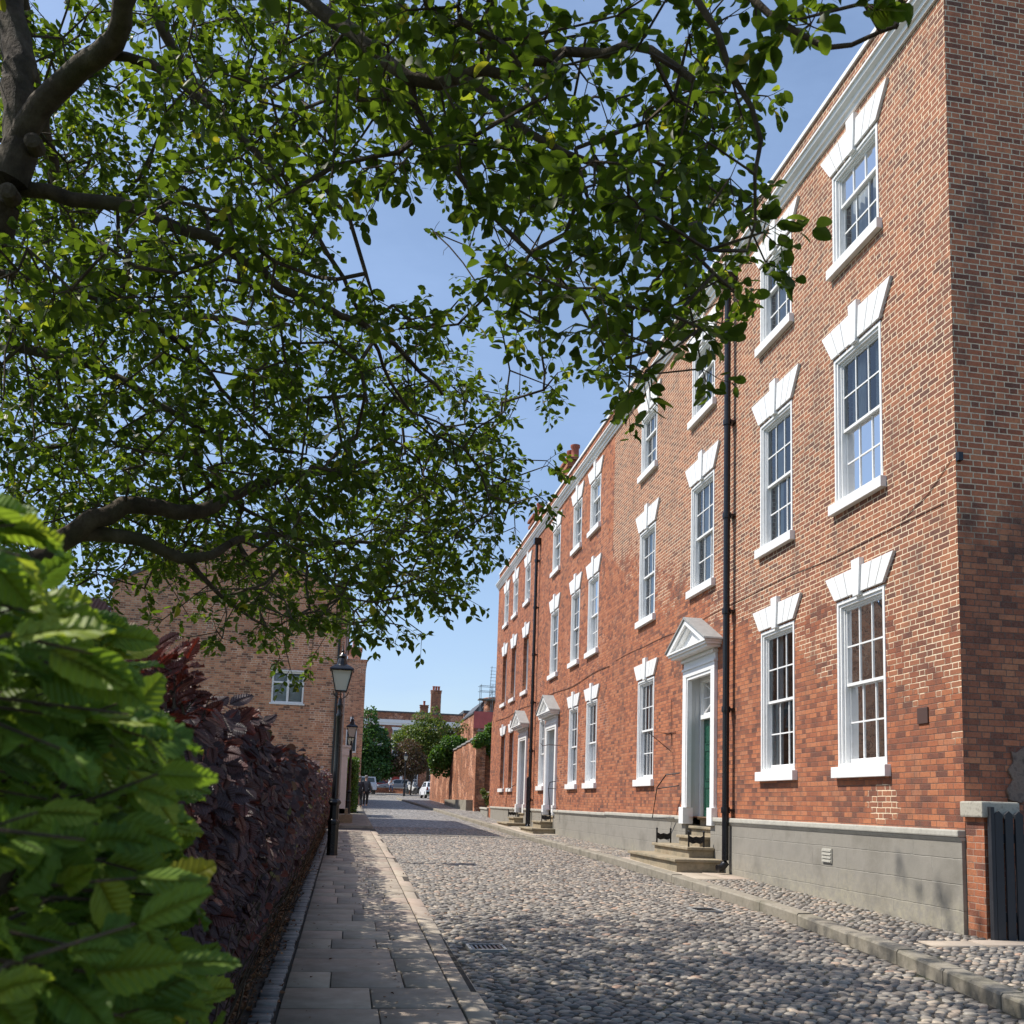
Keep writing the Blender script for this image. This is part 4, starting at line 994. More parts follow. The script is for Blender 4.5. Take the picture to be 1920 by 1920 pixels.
m = MB(); m.prism([(6.95, 56.), (7.36, 56), (7.05, 66), (6.7, 66)], 2, .5, 1.75); m.build('stone_plinth', M['kerb'], t, bevel=.01)
t = thing('garden_wall', 'brick return wall behind the planter wall with greenery on top', 'wall', (0, 0, 0))
m = MB(); m.box(7.86, 14, 55.3, 55.6, .5, 4.4); m.build('wall', M['brick_side'], t)
m = MB(); m.box(7.86, 14, 55.25, 55.65, 4.401, 4.48); m.build('coping', M['lead'], t)

# ================================================================== buildings round the square
fb = thing('brick_terrace', 'long three storey brick building across the far end with a red door', 'building', (0, 0, 0))
FYb = 130
wxs = [-3.2, -.8, 1.6, 4.0, 6.4, 8.9, 11.3, 13.8, 16.3, 18.8, 21.3]
m = MB(); m.box(-8, 15.3, FYb, FYb + 9, 2.2, 13.3); m.box(15.301, 26, FYb - .6, FYb + 9, 2.2, 13.6); m.build('wall', M['brick_wall'], fb)
m = MB(); m.box(-8, 15.29, FYb - .25, FYb - .001, 11.9, 12.35); m.box(-8, 15.29, FYb - .15, FYb - .002, 11.6, 11.899); m.box(15.31, 26, FYb - .9, FYb - .601, 11.6, 12.2); m.build('cornice', M['white'], fb)
m = MB(); m.box(-8.1, 15.3, FYb - .1, FYb + 9, 13.301, 13.5); m.box(15.25, 26, FYb - .75, FYb + 9, 13.601, 14.0); m.build('roof', M['slate'], fb)
for i, x in enumerate(wxs):
    yo = FYb if x < 15 else FYb - .6
    for (z0, z1) in ((3.7, 5.7), (6.9, 8.9), (9.4, 11.0)):
        if abs(x - 6.4) < .1 and z0 < 4: continue
        m = MB(); m.box(x - .55, x + .55, yo - .08, yo - .001, z0, z1); m.prism([(x - .6, z1), (x + .6, z1), (x + .75, z1 + .35), (x - .75, z1 + .35)], 1, yo - .1, yo - .002); wq = m.build('window', M['white'], fb)
        m = MB()
        for a in (-.47, -.15, .17):
            for k in range(3): m.box(x + a, x + a + .29, yo - .095, yo - .081, z0 + .1 + k * (z1 - z0 - .1) / 3, z0 + .02 + (k + 1) * (z1 - z0 - .1) / 3)
        m.build('pane', M['carglass'], wq)
m = MB(); m.box(5.6, 5.95, FYb - .3, FYb - .001, 2.8, 5.6); m.box(7.05, 7.4, FYb - .3, FYb - .001, 2.8, 5.6); m.box(5.5, 7.5, FYb - .35, FYb - .001, 5.601, 6.0); m.build('door_surround', M['white'], fb)
m = MB(); m.box(5.951, 7.049, FYb - .1, FYb - .003, 2.8, 4.95); m.build('door', M['red'], fb)
chimney(fb, 11.55, FYb + 1.0, 13.5, 16.6, [(-.35, 0), (0, 0), (.35, 0)], 1.35, .9, M['brick_wall'])
chimney(fb, 10.3, FYb + 5, 13.5, 14.9, [(0, 0)], 1.1, .8, M['brick_wall'])
sb = thing('brick_building', 'brick building under repair behind the garden wall with a round turret', 'building', (0, 0, 0))
m = MB(); m.box(12.9, 24, 100, 112, 1.8, 10.9); m.build('wall', M['brick_wall'], sb)
m = MB(); m.box(12.8, 24, 99.8, 112, 10.901, 11.1); m.prism([(12.9, 11.1), (24, 11.1), (24, 11.6), (15, 12.9), (14.2, 12.6)], 1, 101, 111.9); m.build('roof', M['slate'], sb)
m = MB(); m.lathe([(.9, 10.9), (.9, 12.3), (1.15, 12.4), (1.15, 12.6), (.8, 12.7)], 14.9, 100.6, 16); m.build('turret', M['brick_wall'], sb, smooth=True)
m = MB(); m.box(15.9, 24, 100.2, 108, 11.5, 13.0); m.build('upper_storey', M['brick_wall'], sb)
sc = thing('scaffold', 'grey tube scaffold tower with red sheeting around the turret behind the garden wall', 'scaffold', (0, 0, 0))
m = MB()
for x in (13.4, 14.6, 15.8, 17.0):
    for y in (98.6, 99.7): m.tube([(x, y, 2.0), (x, y, 13.9 if x < 16 else 14.0)], .03, 5)
for z in (9.1, 10.1, 11.1, 12.3, 13.2, 13.75):
    for y in (98.6, 99.7): m.tube([(13.2, y, z), (17.4, y, z)], .028, 5)
m.tube([(14.3, 99, 12.3), (14.5, 99, 15.9)], .03, 5); m.tube([(14.9, 99, 12.3), (15.0, 99, 15.9)], .03, 5)
for z in np.arange(12.6, 15.8, .35): m.tube([(14.33, 99, z), (14.95, 99, z)], .02, 4)
m.tube([(13.4, 98.6, 11.1), (14.6, 98.6, 13.2)], .025, 5); m.build('tube_frame', M['steel'], sc)
m = MB(); m.box(13.2, 15.9, 98.5, 99.8, 12.31, 12.4); m.build('board_deck', M['board'], sc)
m = MB(); pts = []
for i in range(24): pts.append((12.7 + i * .27, 98.45 + .05 * math.sin(i * 1.9)))
for a, b in zip(pts[:-1], pts[1:]):
    m.face([(a[0], a[1], 9.0 + .02 * a[0]), (b[0], b[1], 9.0 + .02 * b[0]), (b[0], b[1] - .04, 11.0), (a[0], a[1] - .04, 11.0)])
m.build('red_sheeting', M['sheet'], sc)
t = thing('brick_wall', 'low curved brick wall in the square behind the cars', 'wall', (0, 0, 0))
m = MB(); pl_ = [at(px, 1480, 104 - abs(px - 735) * .03)[:2] for px in range(700, 775, 12)]
out = [(p[0], p[1]) for p in pl_] + [(p[0], p[1] + .4) for p in pl_[::-1]]
m.prism(out, 2, 1.9, 2.85); m.build('wall', M['brick_side'], t)
m = MB(); m.prism([(p[0], p[1] - .04) for p in pl_] + [(p[0], p[1] + .44) for p in pl_[::-1]], 2, 2.851, 2.93); m.build('cap', M['lead'], t)

# ================================================================== street lamps
def lamp(label, x, y, z, s=1.0, sx=1.0):
    t = thing('street_lamp', label, 'street lamp', (x, y, z), 0, 'old black street lamps')
    m = MB(); m.lathe([(.125, -.1), (.125, .02), (.118, .05), (.118, .62), (.135, .64), (.135, .70), (.10, .74), (.098, 1.02), (.135, 1.06), (.145, 1.09), (.12, 1.13), (.075, 1.16)], 0, 0, 8, rot=.39); m.build('base', M['black'], t, bevel=.004)
    m = MB(); m.lathe([(.072, 1.15), (.066, 2.0), (.058, 2.85), (.07, 2.88), (.07, 2.93), (.052, 2.96), (.048, 3.08), (.062, 3.10), (.062, 3.14), (.045, 3.17), (.04, 3.27)], 0, 0, 12); m.build('column', M['black'], t, smooth=True)
    m = MB(); m.tube([(-.28, 0, 3.0), (.28, 0, 3.0)], .012, 6) if False else None
    m.tube([(-.16, 0, 3.42), (-.13, 0, 3.33), (-.04, 0, 3.27)], .010, 6); m.tube([(.16, 0, 3.42), (.13, 0, 3.33), (.04, 0, 3.27)], .010, 6)
    m.tube([(0, -.16, 3.42), (0, -.13, 3.33), (0, -.04, 3.27)], .010, 6); m.tube([(0, .16, 3.42), (0, .13, 3.33), (0, .04, 3.27)], .010, 6); m.build('cradle', M['black'], t)
    zb, zt, b, tp = 3.42, 3.86, .115, .215
    m = MB()
    C = [(-1, -1), (1, -1), (1, 1), (-1, 1)]
    for i in range(4):
        (a, c), (d, e) = C[i], C[(i + 1) % 4]
        m.tube([(a * b, c * b, zb), (a * tp, c * tp, zt)], .012, 5)
        m.tube([(a * b, c * b, zb), (d * b, e * b, zb)], .013, 5); m.tube([(a * tp, c * tp, zt), (d * tp, e * tp, zt)], .016, 5)
    m.box(-b, b, -b, b, zb - .012, zb + .008); lf = m.build('lantern_frame', M['black'], t)
    m = MB(); f = .96
    for i in range(4):
        (a, c), (d, e) = C[i], C[(i + 1) % 4]
        m.face([(a * b * f, c * b * f, zb + .01), (d * b * f, e * b * f, zb + .01), (d * tp * f, e * tp * f, zt), (a * tp * f, c * tp * f, zt)])
    m.build('lantern_glass', M['lantern'], lf)
    m = MB(); q = 2 ** .5
    m.lathe([((tp + .04) * q, 3.865), ((tp + .03) * q, 3.89), (.17 * q, 3.95), (.10 * q, 3.99)], 0, 0, 4, rot=math.pi / 4)
    m.lathe([(.12, 3.98), (.10, 4.06), (.08, 4.12), (.05, 4.14)], 0, 0, 10); m.lathe([(.075, 4.141), (.085, 4.17), (.04, 4.22), (.02, 4.25), (.035, 4.28), (.012, 4.33), (.004, 4.42)], 0, 0, 10)
    m.build('lantern_cap', M['black'], t)
    t.scale = (s, s, s)
    return t
L1 = lamp('tall black street lamp nearest the camera at the end of the copper hedge', -.20, 19.8, zg(19.8) + .05, .965)
for lab, px, Y, zo in (('second black street lamp standing by the clipped green hedge', 653, 40.5, .14), ('small distant street lamp against the narrow brick house', 651.5, 58.5, .4), ('far street lamp in front of the copper coloured tree', 757, 92, .05)):
    c = copy_tree(L1); p = at(px, 1500, Y); c.location = (p[0], Y, zg(Y) + zo); c['label'] = lab

# ================================================================== leaves
def leaf_tpl(kind):
    """returns V (k,3) in (along, across, up), uv (k,2), quads, tris"""
    if kind == 'simple':
        V = [(0, 0, 0), (.30, .30, .05), (.68, .27, .03), (1, 0, -.10), (.68, -.27, .03), (.30, -.30, .05), (.33, 0, -.02), (.68, 0, -.04)]
        Q = [(6, 7, 2, 1), (5, 4, 7, 6)]; T = [(0, 6, 1), (7, 3, 2), (0, 5, 6), (7, 4, 3)]
    elif kind == 'oval':
        prof = [(.0, .0), (.12, .17), (.32, .29), (.55, .32), (.78, .24), (.93, .12), (1, 0)]
        n = len(prof); V = []
        for i, (a, b) in enumerate(prof):
            zc = -.14 * (a - .35) ** 2
            V.append((a, 0, zc))
        L = []; Rr = []
        for i, (a, b) in enumerate(prof[1:-1]):
            zc = -.14 * (a - .35) ** 2 + b * .22; V.append((a, b, zc)); L.append(len(V) - 1); V.append((a, -b, zc)); Rr.append(len(V) - 1)
        Q = []; T = []
        for S_, sgn in ((L, 1), (Rr, -1)):
            T.append((0, 1, S_[0]) if sgn == 1 else (0, S_[0], 1))
            for i in range(len(S_) - 1): Q.append((i + 1, i + 2, S_[i + 1], S_[i]) if sgn == 1 else (i + 1, S_[i], S_[i + 1], i + 2))
            T.append((n - 2, n - 1, S_[-1]) if sgn == 1 else (n - 2, S_[-1], n - 1))
    else:   # beech: toothed outline with pleated side veins
        n = 14; V = []; prof = lambda a: .36 * (math.sin(math.pi * min(1, a ** .78)) ** .72) * (1 - .18 * a)
        for i in range(n + 1): a = i / n; V.append((a, 0, -.20 * (a - .4) ** 2))
        L = []; Rr = []; Lm = []; Rm = []
        for i in range(1, n):
            a = i / n; b = prof(a) * (1.07 if i % 2 else .95); a2 = a + (.035 if i % 2 else 0)
            pl = .014 * (1 if i % 2 else -1)
            zc = -.20 * (a - .4) ** 2
            for S_, s in ((Lm, 1), (Rm, -1)): V.append((a + .01, s * b * .5, zc + .07 * b + pl)); S_.append(len(V) - 1)
            for S_, s in ((L, 1), (Rr, -1)): V.append((a2 + .03, s * b, zc + .10 * b + pl * .6 + .035 * math.sin(a * 9 + s))); S_.append(len(V) - 1)
        Q = []; T = []
        for Sm, So, s in ((Lm, L, 1), (Rm, Rr, -1)):
            T.append((0, 1, Sm[0])); T.append((0, Sm[0], So[0]))
            for i in range(n - 2):
                Q.append((i + 1, i + 2, Sm[i + 1], Sm[i])); Q.append((Sm[i], Sm[i + 1], So[i + 1], So[i]))
            T.append((n - 1, n, Sm[-1])); T.append((Sm[-1], n, So[-1]))
    V = np.array(V, float); uv = np.stack([V[:, 0], V[:, 1] / .8 + .5], -1)
    return V, uv, np.array(Q), np.array(T)
def norm(a): return a / np.maximum(1e-9, np.linalg.norm(a, axis=-1, keepdims=True))
def leaf_batch(P, D, Nn, L, W, kind, rnd, curl=None):
    V, uv, Q, T = leaf_tpl(kind); n = len(P); k = len(V)
    D = norm(D); A = norm(np.cross(Nn, D)); U = np.cross(D, A)
    cz = np.ones(n) if curl is None else curl
    X = P[:, None, :] + L[:, None, None] * (V[None, :, 0, None] * D[:, None, :] + V[None, :, 1, None] * W[:, None, None] * A[:, None, :] + V[None, :, 2, None] * cz[:, None, None] * U[:, None, :])
    base = (np.arange(n) * k)[:, None, None]
    return X.reshape(-1, 3), (Q[None] + base).reshape(-1, 4), (T[None] + base).reshape(-1, 3), np.tile(uv, (n, 1)), np.repeat(rnd, k)
def leaf_mesh(name, batches, mat, parent=None):
    V = []; Q = []; T = []; UV = []; Rn = []; k = 0
    for (v, q, t, u, r) in batches:
        V.append(v); Q.append(q + k); T.append(t + k); UV.append(u); Rn.append(r); k += len(v)
    return np_mesh(name, np.concatenate(V), [np.concatenate(Q), np.concatenate(T)], mat, parent, rnd=np.concatenate(Rn), uv=np.concatenate(UV))
def rv(n, s=1.0): return rng.normal(0, s, (n, 3))
def lump(P, sc, seed=0):
    """cheap smooth pseudo-noise in -1..1"""
    r = np.random.default_rng(seed); v = np.zeros(len(P))
    for i in range(7):
        k = r.normal(0, sc * (1 + i * .35), 3); v += np.sin(P @ k + r.uniform(0, 6.3)) / (1 + .3 * i)
    return v / 3.2

# ---- copper beech hedge, green beech hedge in the foreground
def hedge_pts(n, y0, y1, zt, face, thick=.22, topw=1.0, zb=.12, pw=None, seed=1):
    Y = rng.uniform(y0, y1, n) if pw is None else y0 + (y1 - y0) * rng.random(n) ** pw
    on_top = rng.random(n) < .26
    zgY = zgn(Y); h = zt(Y) - zgY
    fz = rng.random(n) ** .92
    Z = zgY + zb + (h - zb) * fz
    Xf = face(Y, fz)
    X = Xf - np.abs(rng.normal(0, thick * .5, n))
    t = rng.random(n); r_ = .14
    X = np.where(on_top, Xf - t * topw, X); Z = np.where(on_top, zt(Y) - np.abs(rng.normal(0, .05, n)) - .0 * t, Z)
    P = np.stack([X, Y, Z], -1); l = lump(P, 2.2, seed) * .07 + lump(P, 7, seed + 1) * .035
    P[:, 0] += l; P[:, 2] += np.where(on_top, l * .8, 0)
    Nn = np.where(on_top[:, None], np.array([.3, -.3, 1.]), np.array([.85, -.75, .4])) + rv(n, .36)
    D = np.where(on_top[:, None], np.array([.8, -.1, .1]), np.array([.55, -.1, -.85])) + rv(n, .45)
    return P, D, Nn, on_top
def hz_top(Y): return 1.84 + .012 * np.minimum(Y, 20) + .05 * np.sin(Y * 1.7) + .035 * np.sin(Y * 4.1 + 1)
def face_p(Y, f): return np.interp(f, [0, .3, .6, .85, 1], [-.76, -.56, -.45, -.38, -.44])
hp = thing('hedge', 'long dark copper beech hedge lining the left pavement', 'hedge', (0, 0, 0))
B_ = []
P, D, Nn, top = hedge_pts(5200, 1.55, 6.0, hz_top, face_p, pw=.9, seed=3)
n = len(P); L = rng.uniform(.05, .088, n); rn = np.clip(rng.random(n) * .9 + np.where(top, .08, 0), 0, 1)
B_.append(leaf_batch(P, D, Nn, L, rng.uniform(1.15, 1.5, n), 'beech', rn, rng.normal(.6, .9, n)))
P, D, Nn, top = hedge_pts(17000, 6.0, 17.5, hz_top, face_p, pw=.9, seed=3); n = len(P)
B_.append(leaf_batch(P, D, Nn, rng.uniform(.055, .09, n), rng.uniform(1.05, 1.35, n), 'oval', rng.random(n), rng.normal(1, 1.5, n)))
P, D, Nn, top = hedge_pts(13000, 17.5, 31.0, hz_top, face_p, seed=3); n = len(P)
B_.append(leaf_batch(P, D, Nn, rng.uniform(.07, .10, n), rng.uniform(.85, 1.1, n), 'simple', rng.random(n), rng.normal(1, 1.5, n)))
# end face at the drive
n = 1500; P = np.stack([rng.uniform(-1.4, -.4, n), 31.0 + rng.normal(0, .05, n), rng.uniform(.7, 2.05, n)], -1); B_.append(leaf_batch(P, np.array([[.1, -.2, -1.]]) + rv(n, .5), np.array([[0, 1., .3]]) + rv(n, .4), rng.uniform(.07, .1, n), np.ones(n), 'simple', rng.random(n)))
# red shoots standing proud of the top
m = MB()
def shoot(base, tip, k, rlo, rhi, kind='beech', Ls=(.045, .075), store=B_):
    base, tip = np.array(base, float), np.array(tip, float); mid = (base + tip) / 2 + rng.normal(0, .02, 3)
    m.tube([base, mid, tip], [.004, .003, .0015], 5)
    ts = np.linspace(.25, 1.0, k); P = np.array([base * (1 - t_) ** 2 + 2 * mid * t_ * (1 - t_) + tip * t_ ** 2 for t_ in ts])
    dirn = tip - base; side = norm(np.cross(dirn, np.array([0, 1., .2]))[None])[0]
    D = dirn[None] / np.linalg.norm(dirn) * .6 + side[None] * np.where(np.arange(k) % 2, 1, -1)[:, None] + rv(k, .25); Nn = np.array([[.2, -.3, 1.]]) + rv(k, .35)
    store.append(leaf_batch(P, D, Nn, rng.uniform(*Ls, k), rng.uniform(.8, 1, k), kind, rng.uniform(rlo, rhi, k), rng.normal(1, 1, k)))
for (px, py, py2, Y) in ((300, 1270, 1215, 2.45), (335, 1290, 1245, 2.5), (275, 1280, 1235, 2.3), (350, 1300, 1262, 2.6), (315, 1285, 1240, 2.55), (325, 1300, 1262, 2.4), (245, 1290, 1252, 2.2), (395, 1335, 1312, 3.1), (440, 1345, 1325, 4.0), (290, 1300, 1225, 2.5), (310, 1300, 1205, 2.5), (330, 1300, 1228, 2.6), (345, 1310, 1240, 2.7)):
    a = at(px, py + 30, Y); b = at(px + random.uniform(-8, 8), py2, Y + .03); shoot(a, b, 7, .84, .93)
for i in range(26):
    Y = rng.uniform(5, 26); a = np.array([rng.uniform(-.8, -.45), Y, float(hz_top(Y)) - .05]); shoot(a, a + [rng.normal(0, .04), rng.normal(0, .05), rng.uniform(.06, .16)], 5, .7, .95)
# twiggy, dark interior
for i in range(900):
    Y = 1.4 + 29.4 * rng.random() ** 1.2; z0 = zg(Y) + rng.uniform(0, 1.2); a = np.array([rng.uniform(-.95, -.55), Y, z0]); b = a + [rng.uniform(.1, .38), rng.normal(0, .2), rng.uniform(.2, .7)]; b[2] = min(b[2], float(hz_top(Y)) - .06); b[0] = min(b[0], -.42)
    m.tube([a, (a + b) / 2 + rng.normal(0, .03, 3), b], [.007, .005, .002], 4)
for i in range(60): Y = 1.6 + i * .5; m.tube([(-.85, Y, zg(Y) - .05), (-.8, Y + .05, zg(Y) + .8), (-.85, Y, float(hz_top(Y)) - .15)], [.03, .022, .008], 6)
m.build('twigs', M['bark'], hp)
leaf_mesh('leaves', B_, M['hedge_purple'], hp)
# inner mass of old leaves, keeps daylight from leaking straight through
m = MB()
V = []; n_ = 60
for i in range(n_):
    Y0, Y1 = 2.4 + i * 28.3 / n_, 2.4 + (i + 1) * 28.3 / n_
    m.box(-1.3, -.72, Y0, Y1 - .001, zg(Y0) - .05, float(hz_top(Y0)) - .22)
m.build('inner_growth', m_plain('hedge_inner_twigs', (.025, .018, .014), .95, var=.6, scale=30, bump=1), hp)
n = 9000; Y = 31 * rng.random(n) ** .85; X = -.64 + rng.normal(0, .06, n) - .02; X = np.where(rng.random(n) < .04, X + .2, X)
P = np.stack([X, Y, zgn(Y) + .045 + .03 * rng.random(n)], -1)
o = leaf_mesh('leaf_litter', [leaf_batch(P, rv(n) * [1, 1, .3], np.array([[0, 0, 1.]]) + rv(n, .35), rng.uniform(.02, .055, n), rng.uniform(.7, 1.1, n), 'simple', rng.random(n), rng.normal(1, 3, n))], M['litter']); tag(o, 'brown fallen leaves along the foot of the hedge', None, kind='stuff')

hg = thing('hedge', 'bright green beech hedge filling the left foreground close to the camera', 'hedge', (0, 0, 0))
B_ = []; m = MB()
# arching sprays that lean out over the path, leaves in two ranks along each twig
sprays = 0
for i in range(600):
    f = rng.random(); Y = rng.uniform(.85, 1.85); z = .2 + 1.70 * f
    px_lim = np.interp(z - 1.6 + .0, [-1.4, -.6, -.2, .1, .3], [0, 0, 0, 0, 0])
    xt = -.20 - .05 * math.sin(z * 5 + Y * 4) - .10 * (f > .85) * (f - .85) / .15
    tip = np.array([xt - abs(rng.normal(0, .10)), Y, z])
    q = proj(tip[None])
    lim = np.interp(q[1][0], [1000, 1060, 1130, 1250, 1350, 1500, 1640, 1750, 1900, 2100], [60, 170, 250, 225, 300, 335, 370, 330, 400, 440])
    if q[0][0] > lim - 15:
        # pull back to keep the outline the hedge has
        tip[0] -= (q[0][0] - lim + 15 + rng.uniform(0, 40)) / 1800 * Y
    if q[0][0] < -260: continue
    top_z = 1.87 - .12 * max(0, Y - 1.1); tip[2] = min(tip[2], top_z - rng.uniform(0, .06))
    ln = rng.uniform(.16, .34); base = tip + np.array([-ln, rng.normal(0, .08), -ln * rng.uniform(-.1, .7)])
    mid = (base + tip) / 2 + [0, 0, .03]
    m.tube([base, mid, tip], [.0035, .0025, .0012], 5)
    k = 6; ts = np.linspace(.3, 1.0, k); Pp = np.array([base * (1 - t_) ** 2 + 2 * mid * t_ * (1 - t_) + tip * t_ ** 2 for t_ in ts])
    dirn = norm((tip - base)[None])[0]; side = norm(np.cross(dirn, [0, 0, 1.])[None])[0]
    sg = np.where(np.arange(k) % 2, 1, -1)[:, None].astype(float); sg[-1] = .1
    Dd = dirn[None] * .8 + side[None] * sg * .75 + np.array([[.15, -.05, -.38]]) + rv(k, .34); Nn = np.array([[.45, -.6, .75]]) + rv(k, .5)
    B_.append(leaf_batch(Pp, Dd, Nn, rng.uniform(.038, .086, k), rng.uniform(.85, 1.05, k), 'beech', np.clip(rng.normal(.5, .22, k), 0, 1) * .96, rng.normal(1.3, 1.0, k)))
for i in range(140):
    Y = rng.uniform(.6, 1.9); a = np.array([rng.uniform(-.9, -.5), Y, rng.uniform(0, 1.2)]); b = a + [rng.uniform(.1, .3), rng.normal(0, .12), rng.uniform(.3, .6)]; m.tube([a, (a + b) / 2, b], [.008, .006, .003], 5)
m.build('twigs', M['bark'], hg)
n = 2000; Y = rng.uniform(.5, 2.1, n); P = np.stack([rng.uniform(-1.5, -.50, n), Y, rng.uniform(.1, 1.80, n)], -1)
qx, qy = proj(P); lim = np.interp(qy, [1000, 1060, 1130, 1250, 1350, 1500, 1640, 1750, 1900, 2100], [0, 110, 180, 170, 230, 280, 310, 280, 330, 360]); P = P[(qx < lim)]; n = len(P)
B_.append(leaf_batch(P, np.array([[.7, -.1, -.5]]) + rv(n, .6), np.array([[.5, -.5, .7]]) + rv(n, .45), rng.uniform(.05, .085, n), rng.uniform(.85, 1.05, n), 'oval', rng.random(n) * .7, rng.normal(1, 1, n)))
leaf_mesh('leaves', B_, M['hedge_green'], hg)
# ================================================================== the big tree over the path
tree = thing('tree', 'large spreading tree with grey brown limbs and rounded leaves arching over the path', 'tree', (-3.1, 6.5, 0))
TO = np.array([-3.1, 6.5, 0.])
limbs = []   # list of (points, radii)
def limb(pts, r0, r1):
    P = np.array([at(*p) if not isinstance(p, np.ndarray) else p for p in pts]); 
    # Catmull-Rom resample
    out = []
    for i in range(len(P) - 1):
        p0, p1, p2, p3 = P[max(i - 1, 0)], P[i], P[i + 1], P[min(i + 2, len(P) - 1)]
        k = max(2, int(np.linalg.norm(p2 - p1) / .14))
        for j in range(k):
            t = j / k; out.append(.5 * ((2 * p1) + (-p0 + p2) * t + (2 * p0 - 5 * p1 + 4 * p2 - p3) * t * t + (-p0 + 3 * p1 - 3 * p2 + p3) * t ** 3))
    out.append(P[-1]); out = np.array(out); s = np.linspace(0, 1, len(out)); rr = r0 + (r1 - r0) * s
    out[1:-1] += rng.normal(0, .012, (len(out) - 2, 3)); limbs.append((out, rr)); return out
limb([np.array([-3.1, 6.5, -.1]), np.array([-3.05, 6.5, 1.2]), (-150, 1050, 6.6), (-110, 700, 6.6), (-30, 470, 6.6), (30, 300, 6.5), (35, 170, 6.6), (22, 0, 6.8), (-10, -250, 7), (30, -600, 7.4), (60, -900, 7.6)], .175, .05)
limb([(35, 270, 6.5), (75, 190, 6.4), (130, 145, 6.3), (190, 100, 6.1), (225, 45, 5.9), (245, -40, 5.7), (300, -160, 5.3), (420, -300, 4.9), (600, -420, 4.5)], .085, .035)
limb([(170, 110, 6.2), (240, 105, 6.1), (320, 140, 6), (420, 225, 5.9), (500, 300, 5.9), (560, 400, 5.9), (640, 520, 6), (700, 640, 6.3)], .035, .010)
limb([(5, 350, 6.6), (90, 362, 6.6), (180, 380, 6.5), (260, 395, 6.4), (340, 430, 6.3), (440, 475, 6.3), (530, 540, 6.4), (640, 590, 6.6), (740, 650, 6.8), (830, 740, 7.2)], .055, .012)
limb([(-100, 505, 7), (10, 517, 7), (130, 545, 7), (240, 590, 7), (330, 640, 7.2), (390, 700, 7.3), (450, 770, 7.5), (540, 850, 8)], .035, .010)
limb([(-40, 640, 7.6), (80, 665, 7.5), (200, 700, 7.5), (300, 755, 7.5), (365, 800, 7.6), (450, 825, 7.8), (560, 850, 8)], .045, .012)
limb([(370, 805, 7.6), (372, 870, 7.7), (420, 935, 8), (480, 960, 8.2), (530, 1030, 8.5), (565, 1080, 8.6), (640, 1090, 8.8)], .025, .008)
limb([np.array([-3.08, 6.5, 1.9]), (-60, 1140, 6.9), (60, 1055, 7), (110, 1020, 7), (170, 975, 7), (235, 955, 7.1), (300, 953, 7.2), (380, 960, 7.4), (500, 900, 7.8), (640, 880, 8.3), (760, 850, 8.6)], .11, .015)
limb([(130, 1005, 7), (190, 1005, 7.1), (260, 1012, 7.1), (330, 1040, 7.2), (390, 1043, 7.3), (430, 1020, 7.4)], .06, .03)
limb([(330, 1035, 7.2), (390, 1090, 7.4), (440, 1140, 7.6), (500, 1175, 7.8)], .025, .008)
limb([(430, 1020, 7.4), (500, 1000, 7.8), (600, 1020, 8.2), (720, 1010, 8.6), (830, 960, 9)], .028, .009)
limb([(-20, -100, 6.9), (120, -200, 6), (300, -140, 5), (480, -50, 4.6), (600, 15, 4.4), (700, 90, 4.2), (770, 145, 4.1), (860, 150, 4.0), (950, 135, 3.9), (1020, 105, 3.8), (1120, 95, 3.6), (1220, 110, 3.4), (1300, 150, 3.3)], .075, .014)
limb([(860, 150, 4.0), (930, 180, 3.9), (1000, 260, 3.8), (1120, 320, 3.7), (1200, 400, 3.6), (1300, 470, 3.5), (1370, 540, 3.5)], .022, .006)
limb([(770, 145, 4.1), (800, 260, 4.2), (900, 380, 4.2), (1000, 470, 4.2), (1080, 560, 4.1), (1150, 680, 4.0)], .02, .005)
limb([(300, -160, 5.3), (700, -260, 4.2), (1000, -200, 3.6), (1250, -100, 3.2), (1400, 0, 3.0), (1500, 60, 2.9), (1600, 85, 2.8), (1680, 50, 2.7)], .045, .006)
limb([(1250, -100, 3.2), (1340, 60, 3.2), (1400, 200, 3.2), (1430, 340, 3.2), (1400, 470, 3.3)], .016, .005)
limb([(700, 640, 6.3), (760, 760, 7), (850, 800, 7.6), (940, 790, 8)], .014, .006)
# out-of-frame boughs of the upper crown
limb([(30, -600, 7.4), np.array([-1.8, 8.5, 8.2]), np.array([-.9, 10.2, 8.8])], .07, .03)
limb([(-10, -250, 7), np.array([-3.8, 6.2, 7.6]), np.array([-4.6, 5.2, 8.6])], .07, .03)
limb([(30, -600, 7.4), np.array([-1.6, 5.6, 8.6]), np.array([-.6, 3.8, 8.4])], .06, .02)
limb([(-10, -250, 7), np.array([-2.6, 9.0, 6.4]), np.array([-1.6, 11.2, 7.2]), np.array([-1.0, 12.4, 7.8])], .07, .02)

limb([np.array([-3.1, 6.8, 8.6]), np.array([-1.5, 5.2, 7.6]), np.array([-.5, 2.5, 6.6]), np.array([.5, -.5, 6.2]), np.array([1.0, -3.5, 6.3])], .07, .015)
limb([np.array([-.5, 2.5, 6.6]), np.array([1.0, 1.6, 5.6]), np.array([2.0, .2, 5.2])], .03, .01)
DENS = ["99999999999996347654431", "99999999999997457411120", "99999999999996588610000", "99999999799998788400000", "99999998324898888710000",
        "99999998112478678600000", "99999996423588778500000", "99995797886457878200000", "98678999984123674000000", "88789999997640440000000",
        "89799999999930000000000", "78999999999840000000000", "76799999999710000000000", "26667789998100000000000", "00013488850000000000000", "00000022000000000000000"]
LAI = {9: 3.2, 8: 2.5, 7: 1.9, 6: 1.4, 5: 1.1, 4: .75, 3: .45, 2: .28, 1: .15, 0: 0}
